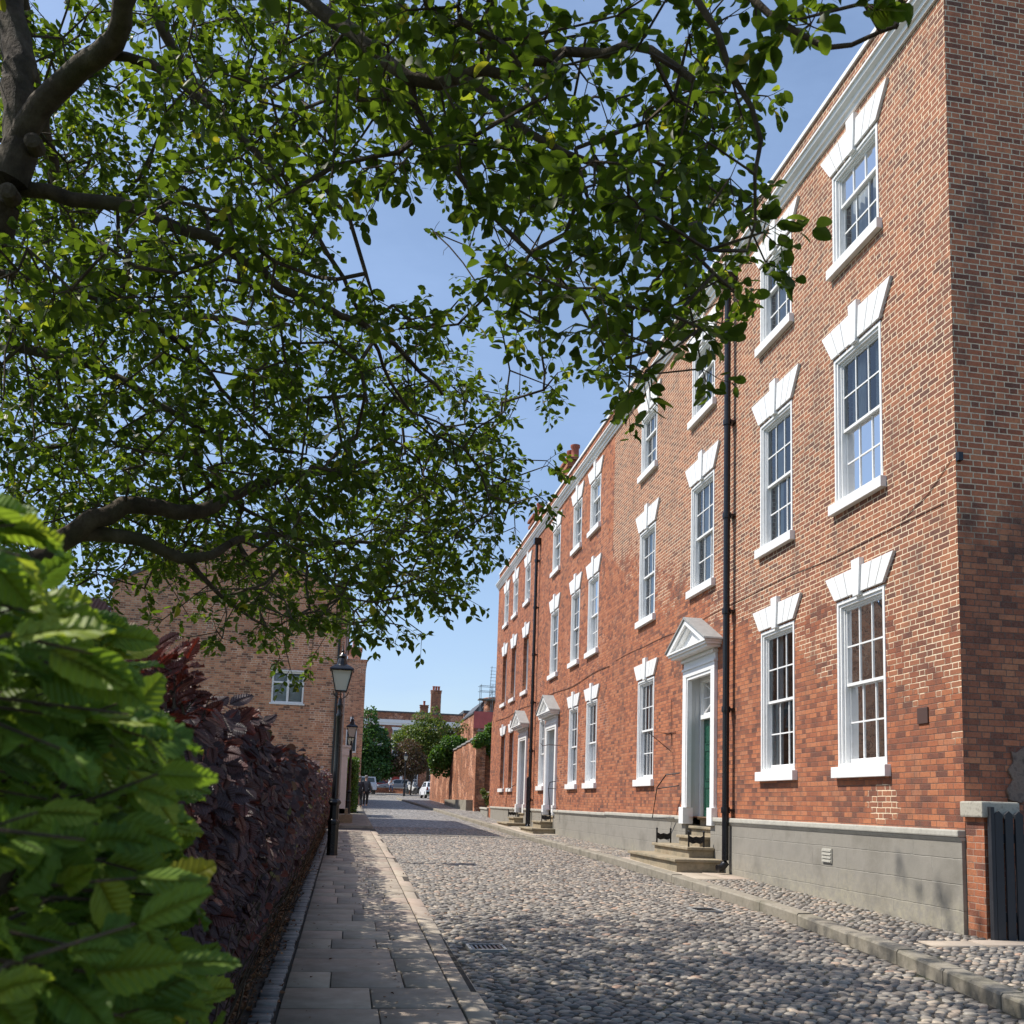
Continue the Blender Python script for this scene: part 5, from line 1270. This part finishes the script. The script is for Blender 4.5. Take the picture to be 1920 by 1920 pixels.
def depth_at(px, py):
    if px < 300 and py < 430: return rng.uniform(6.9, 11)
    if px < 480 and 900 < py < 1100: return rng.uniform(7.6, 11.5)
    if px > 1050: return (rng.uniform(2.9, 4.3) if rng.random() < .6 else rng.uniform(4, 6.2)) if px < 1470 else rng.uniform(2.5, 3.2)
    if py < 560:
        if px > 620: return rng.uniform(3.3, 5.6) if rng.random() < .55 else rng.uniform(5.5, 9.5)
        return rng.uniform(4.4, 9.5) if rng.random() < .55 else rng.uniform(9, 13.5)
    if px > 700: return rng.uniform(6.8, 9.8) if py > 640 else rng.uniform(4.5, 8)
    return rng.uniform(5.6, 9.5) if rng.random() < .55 else rng.uniform(9, 13)
tips = []
CL = .0255
for j, row in enumerate(DENS):
    for i, ch in enumerate(row):
        lai = LAI[int(ch)]
        if lai == 0: continue
        area = lai * 6400 * (1.2 if i > 12 else 1.0); acc = 0
        if j == 0: area *= 1.15
        while acc < area:
            px, py = (i + rng.random()) * 80, (j + rng.random()) * 80; d = depth_at(px, py)
            a = CL * (1800 / d) ** 2
            if acc + a > area and rng.random() > (area - acc) / a: break
            acc += a; tips.append(at(px, py, d))
tips = np.array(tips)
# crown above and beside the frame
ex = []
while len(ex) < 1150:
    p = np.array([rng.uniform(-6, 2.6), rng.uniform(1.5, 13.0), rng.uniform(3.2, 10.4)])
    if ((p - [-2.2, 7, 6.2]) / [5.2, 6.6, 4.4] @ ((p - [-2.2, 7, 6.2]) / [5.2, 6.6, 4.4])) > 1: continue
    qx, qy = proj(p[None])
    if qx[0] > -60 and qy[0] > -60: continue
    ex.append(p)
tips = np.concatenate([tips, np.array(ex)])
ok = tips[:, 2] < 1.35 + 1.478 * (7 - tips[:, 0]); tips = tips[ok]
print('tree tips', len(tips))
rf = []
while len(rf) < 950:     # part of the crown that hangs over and behind the viewer
    p = np.array([rng.uniform(-4.5, 2.8), rng.uniform(-4.5, 5.0), rng.uniform(3.6, 9.2)])
    if p[2] > 1.35 + 1.478 * (7 - p[0]) or p[2] < 3.4 + .3 * abs(p[1]) * (p[1] < 0): continue
    qx, qy = proj(p[None])
    if p[1] > -.3 and (qy[0] > -80 or p[1] < 1.2 and p[2] < 4): continue
    rf.append(p)
tips = np.concatenate([tips, np.array(rf)])
# the far side of the crown stands in the open: nothing dense between it and the sun
SV = np.array([sd.x, sd.y, sd.z]); keepm = np.ones(len(tips), bool)
for C_ in (np.array([.7, 8.4, 4.6]), np.array([.2, 9.0, 3.9]), np.array([-.1, 8.2, 5.4])):
    v = tips - C_; s_ = v @ SV; dist = np.linalg.norm(v - s_[:, None] * SV, axis=1)
    keepm &= ~((s_ > 1.0) & (dist < 1.0) & (rng.random(len(tips)) < .8))
tips = tips[keepm]; print('tips kept', len(tips))
# ---- grow connecting branches
NP = []; parent = []; cnt = []; fixed = []
for (pts, rr) in limbs:
    for i, p in enumerate(pts): NP.append(p); parent.append(len(NP) - 2 if i else -1); fixed.append(rr[i])
nfix = len(NP); NP = np.array(NP); cap = nfix + len(tips) * 7
buf = np.zeros((cap, 3)); buf[:nfix] = NP; m_ = nfix; par = list(parent); load = [0] * nfix
dl = np.array([np.min(np.sum((buf[:nfix] - t) ** 2, 1)) for t in tips]); order = np.argsort(dl)
tipnode = {}; tipdir = {}
for ti in order:
    t = tips[ti]; d2 = np.sum((buf[:m_] - t) ** 2, 1); k = int(np.argmin(d2)); b = buf[k].copy(); L_ = math.sqrt(d2[k])
    if L_ < .05: tipnode[ti] = k; tipdir[ti] = np.array([0, 0, 1.]); continue
    ns_ = min(6, max(1, int(L_ / .22))); dirn = (t - b) / L_; ctrl = (b + t) / 2 + np.array([0, 0, .12 * L_]) + rng.normal(0, .07 * L_, 3); prev = k
    for s in range(1, ns_ + 1):
        u = s / ns_; p = b * (1 - u) ** 2 + 2 * ctrl * u * (1 - u) + t * u * u
        if s < ns_: p = p + rng.normal(0, .018, 3)
        buf[m_] = p; par.append(prev); load.append(0); prev = m_; m_ += 1
    tipnode[ti] = prev; dd = t - ctrl; tipdir[ti] = dd / (np.linalg.norm(dd) + 1e-9)
for ti, k in tipnode.items():
    while k >= nfix: load[k] += 1; k = par[k]
# ---- wood mesh
m = MB()
for (pts, rr) in limbs: m.tube([tuple(p - TO) for p in pts], list(rr), 10)
for k in range(nfix, m_):
    q = par[k]; r1 = .0024 + .0019 * math.sqrt(load[k]); r0 = .0024 + .0019 * math.sqrt(load[q] if q >= nfix else load[k] + 1)
    m.tube([tuple(buf[q] - TO), tuple(buf[k] - TO)], [r0, r1], 5)
for k in range(nfix, m_):
    if rng.random() < .55:
        d_ = rng.normal(0, 1, 3); d_ /= np.linalg.norm(d_); b_ = buf[k]; e_ = b_ + d_ * rng.uniform(.03, .12); m.tube([tuple(b_ - TO), tuple((b_ + e_) / 2 + rng.normal(0, .006, 3) - TO), tuple(e_ - TO)], [.003, .0025, .002], 3)
# leafy twigs
LP = []; LD = []; LN = []; LL = []
for ti in range(len(tips)):
    t = tips[ti]; dr = tipdir[ti]; nt = rng.integers(3, 5)
    for s in range(nt):
        d = dr * .6 + rng.normal(0, .62, 3) + [0, 0, -.12]; d /= np.linalg.norm(d); ln = rng.uniform(.10, .24) * min(1, .45 + t[1] * .11) if t[1] > 0 else .2; e = t + d * ln + [0, 0, -.02]
        if rng.random() < .8: m.tube([tuple(t - TO), tuple((t + e) / 2 + rng.normal(0, .008, 3) - TO), tuple(e - TO)], [.003, .0024, .0014], 3)
        k = rng.integers(5, 8)
        for j in range(k):
            u = ((j + .6) / k) ** .55; side = 1 if j % 2 else -1; sv = np.cross(d, [.1, .2, 1]); sv /= np.linalg.norm(sv) + 1e-9
            LP.append(t + (e - t) * u); LD.append(d * .5 + sv * side * .8 + rng.normal(0, .35, 3) + [0, 0, -.25]); LN.append(np.array([0, 0, 1.]) + rng.normal(0, .5, 3)); LL.append(rng.uniform(.05, .086))
LP = np.array(LP); LD = np.array(LD); LN = np.array(LN); LL = np.array(LL); n = len(LP); print('tree leaves', n)
LP = LP + norm(LD) * .012
m.build('trunk', M['bark'], tree, smooth=True)
rn = np.clip(rng.normal(.42, .2, n) + .12 * lump(LP, 1.2, 5), 0, 1); rn = np.where(rng.random(n) < .012, .98, rn)
nearm = LP[:, 1] < 5.2
B_ = []
for msk, kd in ((nearm, 'oval'), (~nearm, 'simple')):
    k = msk.sum(); B_.append(leaf_batch(LP[msk] - TO, LD[msk], LN[msk], LL[msk], rng.uniform(.85, 1.05, k), kd, rn[msk], rng.normal(1, 1.1, k)))
leaf_mesh('crown', B_, M['leaf'], tree)
# sawn-off branch scars on the trunk
for (px, py) in ((60, 262), (14, 356)):
    p = at(px, py, 6.36) - TO; q = MB(); q.tube([tuple(p + [0, .1, 0]), tuple(p), tuple(p + [0, -.012, 0])], [.06, .055, .03], 12); q.build('branch_scar', M['bark'], tree)

# ================================================================== distant trees, bushes, climbers
def far_tree(name, label, cat, cx, cy, z0, crowns, nleaf, ls, mat, trunk=.15, stem=True):
    t = thing(name, label, cat, (cx, cy, z0)); m = MB()
    topz = max(c[2] for c in crowns)
    if stem: m.tube([(0, 0, -.1), (.05, 0, topz * .35), (0, .1, topz * .7)], [trunk, trunk * .75, trunk * .3], 8)
    P = []; N_ = []; tot = sum(c[3] * c[4] * c[5] for c in crowns)
    for (x, y, z, rx, ry, rz) in crowns:
        k = int(nleaf * rx * ry * rz / tot); d = norm(rv(k)); r = (.55 + .45 * rng.random(k) ** .5)
        q = d * r[:, None]; l = 1 + .16 * lump(d * 1.0, 3.5, int(abs(x * 10) + z * 7)) ; P.append(np.array([x, y, z]) + q * l[:, None] * [rx, ry, rz]); N_.append(d)
        for i in range(7):
            e = norm(rv(1))[0] * .8 * [rx, ry, rz] + [x, y, z]
            if not stem: m.tube([(x, y, z), tuple(e)], [.02, .008], 4); continue
            m.tube([(0, 0, topz * .3), tuple((np.array([0, 0, topz * .4]) + e) / 2), tuple(e)], [trunk * .4, trunk * .25, .02], 5)
    m.build('trunk', M['bark'], t); P = np.concatenate(P); N_ = np.concatenate(N_); k = len(P)
    D = N_ * .5 + rv(k, .6) + [0, 0, -.3]; Nn = N_ * .7 + rv(k, .5) + [0, 0, .6]
    leaf_mesh('crown', [leaf_batch(P, D, Nn, rng.uniform(.7, 1.3, k) * ls, rng.uniform(.9, 1.3, k), 'simple', np.clip(rng.normal(.45, .25, k), 0, 1))], mat, t); return t
def W(px, py, Y): return at(px, py, Y)
def mk(name, label, cat, Y, blobs, nleaf, ls, mat, basepx, trunk=.2):
    b = at(basepx, 1480, Y); z0 = zg(Y); cr = []
    for (px, py, rp, rq) in blobs:
        c = at(px, py, Y); s = Y / 1800; cr.append((c[0] - b[0], rng.uniform(-.4, .4), c[2] - z0, rp * s, rp * s * .9, rq * s))
    return far_tree(name, label, cat, b[0], Y, z0, cr, nleaf, ls, mat, trunk, name != 'climber')
mk('tree', 'dense dark green tree standing right beside the narrow brick house', 'tree', 97, [(692, 1352, 17, 28), (700, 1392, 34, 32), (705, 1432, 42, 30), (722, 1440, 30, 18), (670, 1420, 25, 40)], 9000, .26, M['tree_dark'], 700)
mk('tree', 'broad yellow-green tree in front of the far brick building', 'tree', 104, [(775, 1385, 40, 26), (810, 1375, 42, 30), (800, 1400, 40, 30), (840, 1385, 26, 22), (790, 1350, 18, 18), (815, 1345, 14, 20), (750, 1390, 18, 20), (862, 1362, 16, 12)], 8500, .24, M['tree_lime'], 800)
mk('small_tree', 'small copper leaved tree behind the far street lamp', 'tree', 96, [(765, 1408, 26, 22), (770, 1430, 34, 22), (745, 1440, 20, 16), (790, 1430, 16, 20)], 5200, .17, M['tree_copper'], 770, .1)
mk('climber', 'bright green climber spilling over the high garden wall', 'climbing plant', 66, [(848, 1398, 22, 18), (830, 1418, 22, 22), (862, 1393, 14, 12), (820, 1436, 12, 18), (838, 1442, 10, 14), (810, 1425, 8, 16), (845, 1420, 14, 16)], 7500, .15, M['ivy'], 832, .06)
mk('climber', 'green climber on the return wall next to the terrace end', 'climbing plant', 55.0, [(905, 1385, 16, 12), (922, 1372, 14, 18), (922, 1400, 10, 20), (895, 1392, 10, 10), (926, 1425, 6, 14)], 3600, .12, M['ivy'], 925, .05)
mk('shrub', 'small pale shrub on the low planter wall', 'shrub', 50, [(912, 1492, 7, 6), (906, 1484, 5, 5), (916, 1503, 6, 7)], 700, .08, M['tree_lime'], 912, .02)
# clipped green hedge beyond the gable house
ch = thing('clipped_hedge', 'square clipped green hedge behind the second street lamp', 'hedge', (.08, 48.2, zg(48) + .12)); n = 5200
fc = rng.integers(0, 3, n); u, v = rng.random(n), rng.random(n); hx, hy, hh = .42, 1.5, 2.55
P = np.where((fc == 0)[:, None], np.stack([hx * (2 * u - 1), -hy + 0 * u, hh * v], -1), np.where((fc == 1)[:, None], np.stack([hx + 0 * u, hy * (2 * u - 1), hh * v], -1), np.stack([hx * (2 * u - 1), hy * (2 * v - 1), hh + 0 * u], -1)))
Nn = np.where((fc == 0)[:, None], np.array([0, -1., .3]), np.where((fc == 1)[:, None], np.array([1., 0, .3]), np.array([0, 0, 1.]))) + rv(n, .45)
leaf_mesh('leaves', [leaf_batch(P + rv(n, .035), Nn * .3 + rv(n, .6), Nn, rng.uniform(.06, .11, n), np.ones(n), 'simple', rng.random(n))], M['ivy'], ch)
m = MB(); m.box(-hx + .08, hx - .08, -hy + .08, hy - .08, 0, hh - .1); m.build('inner_growth', M['bark'], ch)
# shadowing trees behind the hedge on the left are part of the same garden: one more shrub row seen only through the gaps
# ================================================================== cars, motorcycles
def car(name, label, cat, x, y, rz, L, Wd, prof_low, prof_up, paint, wheels, wr, boxy=False, glass_inset=.06, group=None):
    """profiles in (x along, z); x from -L/2 (rear) to L/2 (front); built along local X"""
    t = thing(name, label, cat, (x, y, zg(y)), rz, group); w2 = Wd / 2
    m = MB(); m.prism(prof_low, 1, -w2, w2); body = m.build('body', paint, t, bevel=.05)
    m = MB()
    (ra, rb, rc, rd) = prof_up     # (base rear x, roof rear x, roof front x, base front x), z base, z roof packed
    zb, zr = ra[1], rb[1]; ti = .12 if not boxy else .05
    k = len(m.v); V = []
    for sgn in (-1, 1):
        V += [(ra[0], sgn * (w2 - .03), zb), (rd[0], sgn * (w2 - .03), zb), (rc[0], sgn * (w2 - ti), zr), (rb[0], sgn * (w2 - ti), zr)]
    m.v = [tuple(v) for v in V]; m.f = [(0, 1, 2, 3), (7, 6, 5, 4), (0, 4, 5, 1), (1, 5, 6, 2), (2, 6, 7, 3), (3, 7, 4, 0)]; m.m = [0] * 6
    m.build('cabin', paint, t, bevel=.03)
    # windows as slightly proud glass panels
    def quad_on(sgn, u0, u1, a0, a1):
        def P(u, a):
            xb = ra[0] + (rd[0] - ra[0]) * u; xt_ = rb[0] + (rc[0] - rb[0]) * u
            return (xb + (xt_ - xb) * a, sgn * ((w2 - .03) + (w2 - ti - (w2 - .03)) * a + .006), zb + (zr - zb) * a)
        return [P(u0, a0), P(u1, a0), P(u1, a1), P(u0, a1)]
    for sgn in (-1, 1):
        for (u0, u1) in ((.05, .32), (.36, .64), (.68, .93)) if boxy else ((.1, .45), (.5, .88)):
            g = MB(); g.face(quad_on(sgn, u0, u1, .12, .86)); g.build('side_window', M['carglass'], t)
    for (p, q, nm) in ((ra, rb, 'rear_window'), (rd, rc, 'windscreen')):
        s = -1 if nm == 'rear_window' else 1; g = MB(); yb_, yt_ = w2 - .12, w2 - ti - .1
        def Z(a): return (p[0] + (q[0] - p[0]) * a + s * .008, zb + (zr - zb) * a)
        g.face([(Z(.12)[0], -yb_, Z(.12)[1]), (Z(.12)[0], yb_, Z(.12)[1]), (Z(.88)[0], yt_, Z(.88)[1]), (Z(.88)[0], -yt_, Z(.88)[1])]); g.build(nm, M['carglass'], t)
    for wx in wheels:
        for sgn in (-1, 1):
            m = MB(); m.lathe([(wr * .6, -.11), (wr, -.10), (wr, .10), (wr * .6, .11)], wx, sgn * (w2 - .1), 20, axis=1, cz=wr); tw = m.build('wheel', M['tyre'], t, smooth=True)
            m = MB(); m.lathe([(wr * .58, 0), (wr * .5, sgn * .01), (wr * .15, sgn * .03)], wx, sgn * (w2 + .012), 16, axis=1, cz=wr); m.build('rim', M['lead'], tw)
    for sgn in (-1, 1):
        m = MB(); m.box(L / 2 - .06, L / 2 + .02, sgn * (w2 - .25) - .14, sgn * (w2 - .25) + .14, .66, .82); m.build('headlight', M['curtain'], t)
        m = MB(); m.box(-L / 2 - .02, -L / 2 + .06, sgn * (w2 - .12) - .07, sgn * (w2 - .12) + .07, .72, .98); m.build('tail_light', M['red'], t)
    m = MB(); m.box(-L / 2 - .06, -L / 2 + .08, -w2 + .04, w2 - .04, .40, .58); m.box(L / 2 - .08, L / 2 + .06, -w2 + .04, w2 - .04, .40, .58); m.build('bumper', M['tyre'], t)
    return t
# silver off-roader side-on (front to the left), only its rear half clears the house corner
jx = at(707, 1470, 93)[0] - 2.15
jp = [(-2.1, .45), (-1.75, .45), (-1.68, .75), (-1.5, .9), (-1.05, .9), (-.87, .75), (-.8, .45), (.95, .45), (1.0, .75), (1.2, .9), (1.6, .9), (1.78, .75), (1.85, .45), (2.1, .5), (2.12, 1.02), (.95, 1.12), (-2.1, 1.12)]
car('parked_car', 'silver boxy off-roader parked across the end of the street', 'car', jx, 93, math.pi, 4.2, 1.75, jp, ((-2.05, 1.1), (-1.95, 1.66), (.45, 1.66), (.95, 1.1)), M['silver'], (-1.28, 1.4), .37, True)
def hatch(label, px, Y, rz, paint, L=4.1, Wd=1.72, grp=None):
    p = at(px, 1480, Y); pr = [(-L / 2, .35), (-L / 2 + .45, .28), (L / 2 - .4, .28), (L / 2, .38), (L / 2, .68), (L / 2 - .25, .82), (L / 2 - 1.05, .95), (-L / 2 + .2, .98), (-L / 2 - .0, .85)]
    return car('parked_car', label, 'car', p[0], Y, rz, L, Wd, pr, ((-L / 2 + .12, .95), (-L / 2 + .6, 1.45), (L / 2 - 1.9, 1.45), (L / 2 - 1.0, .94)), paint, (-L / 2 + .75, L / 2 - .8), .31, group=grp)
hatch('dark red car parked behind the low curved wall', 713, 112, 0, M['redcar']); hatch('grey car parked behind the low wall below the red door', 742, 110, math.pi, M['greycar'])
hatch('white car parked tight against the end of the garden wall', 811, 86, math.pi / 2 + .06, M['whitecar'], 4.2, 1.78)
def moto(label, px, Y, rz, col):
    p = at(px, 1480, Y); t = thing('motorcycle', label, 'motorcycle', (p[0], Y, zg(Y)), rz, 'motorcycles parked in the square')
    for wx in (-.7, .7):
        m = MB(); m.lathe([(.2, -.06), (.31, -.05), (.31, .05), (.2, .06)], wx, 0, 18, axis=1, cz=.31); m.build('wheel', M['tyre'], t, smooth=True)
    m = MB(); m.prism([(-.75, .75), (-.2, .70), (.1, .95), (.45, .98), (.5, .8), (.3, .45), (-.25, .35), (-.5, .6)], 1, -.14, .14); m.build('body', col, t, bevel=.03)
    m = MB(); m.tube([(.7, .1, .31), (.5, .1, .95), (.42, .1, 1.05)], .03, 6); m.tube([(.7, -.1, .31), (.5, -.1, .95), (.42, -.1, 1.05)], .03, 6); m.tube([(.42, -.35, 1.08), (.42, .35, 1.08)], .02, 6); m.build('fork', M['steel'], t)
    m = MB(); m.prism([(.45, .95), (.62, 1.0), (.5, 1.3), (.42, 1.3)], 1, -.15, .15); m.build('screen', M['curtain'], t)
moto('motorcycle with pale screen parked left of the other one', 772, 100, 2.2, M['curtain']); moto('dark motorcycle parked to the right of the one with the pale screen', 781, 100.5, 2.0, M['darkcar'])

# ================================================================== people
def skin_obj(name, joints, edges, mat, parent, root=0, sub=2):
    me = bpy.data.meshes.new(name); me.from_pydata([j[0] for j in joints], edges, []); me.update()
    o = bpy.data.objects.new(name, me); COL.objects.link(o); o.parent = parent; me.materials.append(mat)
    sk_ = o.modifiers.new('skin', 'SKIN'); sl_ = me.skin_vertices[0] if me.skin_vertices else None
    if sl_ is None:
        bm = bmesh.new(); bm.from_mesh(me); bm.verts.layers.skin.verify(); bm.to_mesh(me); bm.free(); sl_ = me.skin_vertices[0]
    for i, j in enumerate(joints): r = j[1]; sl_.data[i].radius = (r, r) if not isinstance(r, tuple) else r; sl_.data[i].use_root = (i == root)
    sb_ = o.modifiers.new('sub', 'SUBSURF'); sb_.levels = sub; sb_.render_levels = sub
    return o
def person(label, x, y, z, rz, coat, leg, h=1.72, stride=.22, bag=False, grp=None):
    s = h / 1.75; t = thing('person', label, 'person', (x, y, z), rz, grp); t.scale = (s, s, s)
    a = stride
    J = [((0, 0, .95), .12), ((0, 0, 1.12), .115), ((0, .01, 1.32), .13), ((0, .01, 1.46), .06), ((0, .02, 1.53), .05), ((0, .03, 1.62), .085), ((0, .03, 1.72), .06),
         ((-.10, 0, .88), .09), ((-.10, a * .6, .50), .06), ((-.10, a * .1, .10), .04), ((-.10, a * .1 + .14, .04), .035),
         ((.10, 0, .88), .09), ((.10, -a * .2, .50), .06), ((.10, -a, .12), .04), ((.10, -a + .13, .05), .035),
         ((-.18, .01, 1.40), .055), ((-.25, -.03, 1.14), .042), ((-.26, .06, .90), .032), ((-.26, .09, .82), .035),
         ((.18, .01, 1.40), .055), ((.25, .03, 1.14), .042), ((.26, .10, .90), .032), ((.26, .13, .82), .035)]
    E_ = [(0, 1), (1, 2), (2, 3), (3, 4), (4, 5), (5, 6), (0, 7), (7, 8), (8, 9), (9, 10), (0, 11), (11, 12), (12, 13), (13, 14), (2, 15), (15, 16), (16, 17), (17, 18), (2, 19), (19, 20), (20, 21), (21, 22)]
    skin_obj('person_body', J, E_, M['skin'], t)
    g = .028
    Jc = [((0, 0, .80), .17), ((0, 0, .98), .165), ((0, 0, 1.12), .15), ((0, .01, 1.34), .165), ((0, .01, 1.46), .075)] + [(J[i][0], J[i][1] + g) for i in (15, 16, 17)] + [(J[i][0], J[i][1] + g) for i in (19, 20, 21)]
    skin_obj('coat', Jc, [(0, 1), (1, 2), (2, 3), (3, 4), (3, 5), (5, 6), (6, 7), (3, 8), (8, 9), (9, 10)], coat, t)
    Jt = [((0, 0, .93), .145)] + [(J[i][0], J[i][1] + .022) for i in (7, 8, 9, 11, 12, 13)]
    skin_obj('trousers', Jt, [(0, 1), (1, 2), (2, 3), (0, 4), (4, 5), (5, 6)], leg, t)
    m = MB(); m.lathe([(.03, -.02), (.085, .02), (.105, .08), (.09, .13), (.045, .165)], 0, .0, 12, cz=1.62); m.build('hair', M['hair'], t, smooth=True)
    if bag: pass
    return t
z_ = zg(54) + .12
p1 = at(672, 1517, 54); person('person in a long dark coat walking away on the left pavement with a carrier bag', p1[0], 54, z_, 0, M['coat'], M['trouser'], 1.74, grp='people walking away up the street')
p2 = at(685, 1500, 57); person('person in a charcoal jacket walking just ahead of the one with the carrier bag', p2[0], 57, zg(57) + .12, .1, M['coat2'], M['trouser'], 1.78, -.2, grp='people walking away up the street')
q = MB(); q.prism([(-.17, .16), (.17, .16), (.2, .32), (.15, .6), (.05, .78), (-.05, .78), (-.15, .6), (-.2, .32)], 1, -.07, .07); o = q.build('carrier_bag', M['plastic'], bevel=.04); o.location = (p1[0] - .34, 54.07, z_ - .02)
tag(o, 'pale carrier bag held by the person in the long dark coat', 'bag')
# seated figure on the low wall
b = at(733, 1480, 103.2); t = thing('person', 'person in a white shirt sitting hunched on the low curved wall', 'person', (b[0], 103.5, zg(103.4)))
J = [((0, 0, .62), .13), ((0, .02, .82), .13), ((0, -.03, 1.05), .14), ((0, -.10, 1.18), .055), ((0, -.15, 1.30), .09), ((0, -.17, 1.38), .06), ((-.1, -.05, .6), .08), ((-.14, -.45, .58), .06), ((-.14, -.48, .12), .04), ((-.14, -.6, .05), .035), ((.1, -.05, .6), .08), ((.14, -.45, .58), .06), ((.14, -.48, .12), .04), ((.14, -.6, .05), .035), ((-.2, -.05, 1.05), .05), ((-.25, -.2, .82), .04), ((-.12, -.4, .72), .03), ((.2, -.05, 1.05), .05), ((.25, -.2, .82), .04), ((.12, -.4, .72), .03)]
E_ = [(0, 1), (1, 2), (2, 3), (3, 4), (4, 5), (0, 6), (6, 7), (7, 8), (8, 9), (0, 10), (10, 11), (11, 12), (12, 13), (2, 14), (14, 15), (15, 16), (2, 17), (17, 18), (18, 19)]
skin_obj('person_body', J, E_, M['skin'], t)
skin_obj('shirt', [((0, 0, .62), .16), ((0, .02, .82), .165), ((0, -.03, 1.06), .17), ((-.2, -.05, 1.05), .08), ((-.25, -.2, .84), .065), ((.2, -.05, 1.05), .08), ((.25, -.2, .84), .065)], [(0, 1), (1, 2), (2, 3), (3, 4), (2, 5), (5, 6)], M['shirt'], t)
skin_obj('trousers', [((0, 0, .6), .14)] + [(J[i][0], J[i][1] + .02) for i in (6, 7, 8, 10, 11, 12)], [(0, 1), (1, 2), (2, 3), (0, 4), (4, 5), (5, 6)], M['jeans'], t)
m = MB(); m.lathe([(.03, 0), (.09, .03), (.105, .08), (.08, .13), (.03, .15)], 0, -.14, 12, cz=1.26); m.build('hair', M['hair'], t, smooth=True)
t.location.z = 2.93 - .50
# a few blown leaves and petals lying on flags and cobbles
n = 420; X = rng.uniform(-.3, 5.6, n) ** 1.0; X = np.where(rng.random(n) < .55, rng.uniform(-.36, 1.6, n), X); Y = 5 + 18 * rng.random(n) ** 1.4
Z = np.where(X < 1.05, zgn(Y) + .062, roadz(X, Y) + .022)
P = np.stack([X, Y, Z], -1)
o = leaf_mesh('fallen_leaves', [leaf_batch(P, rv(n) * [1, 1, .1], np.array([[0, 0, 1.]]) + rv(n, .12), rng.uniform(.015, .04, n), rng.uniform(.7, 1.1, n), 'simple', rng.random(n), rng.normal(1, 2, n))], M['litter']); tag(o, 'scattered fallen leaves on the flags and cobbles', None, kind='stuff')
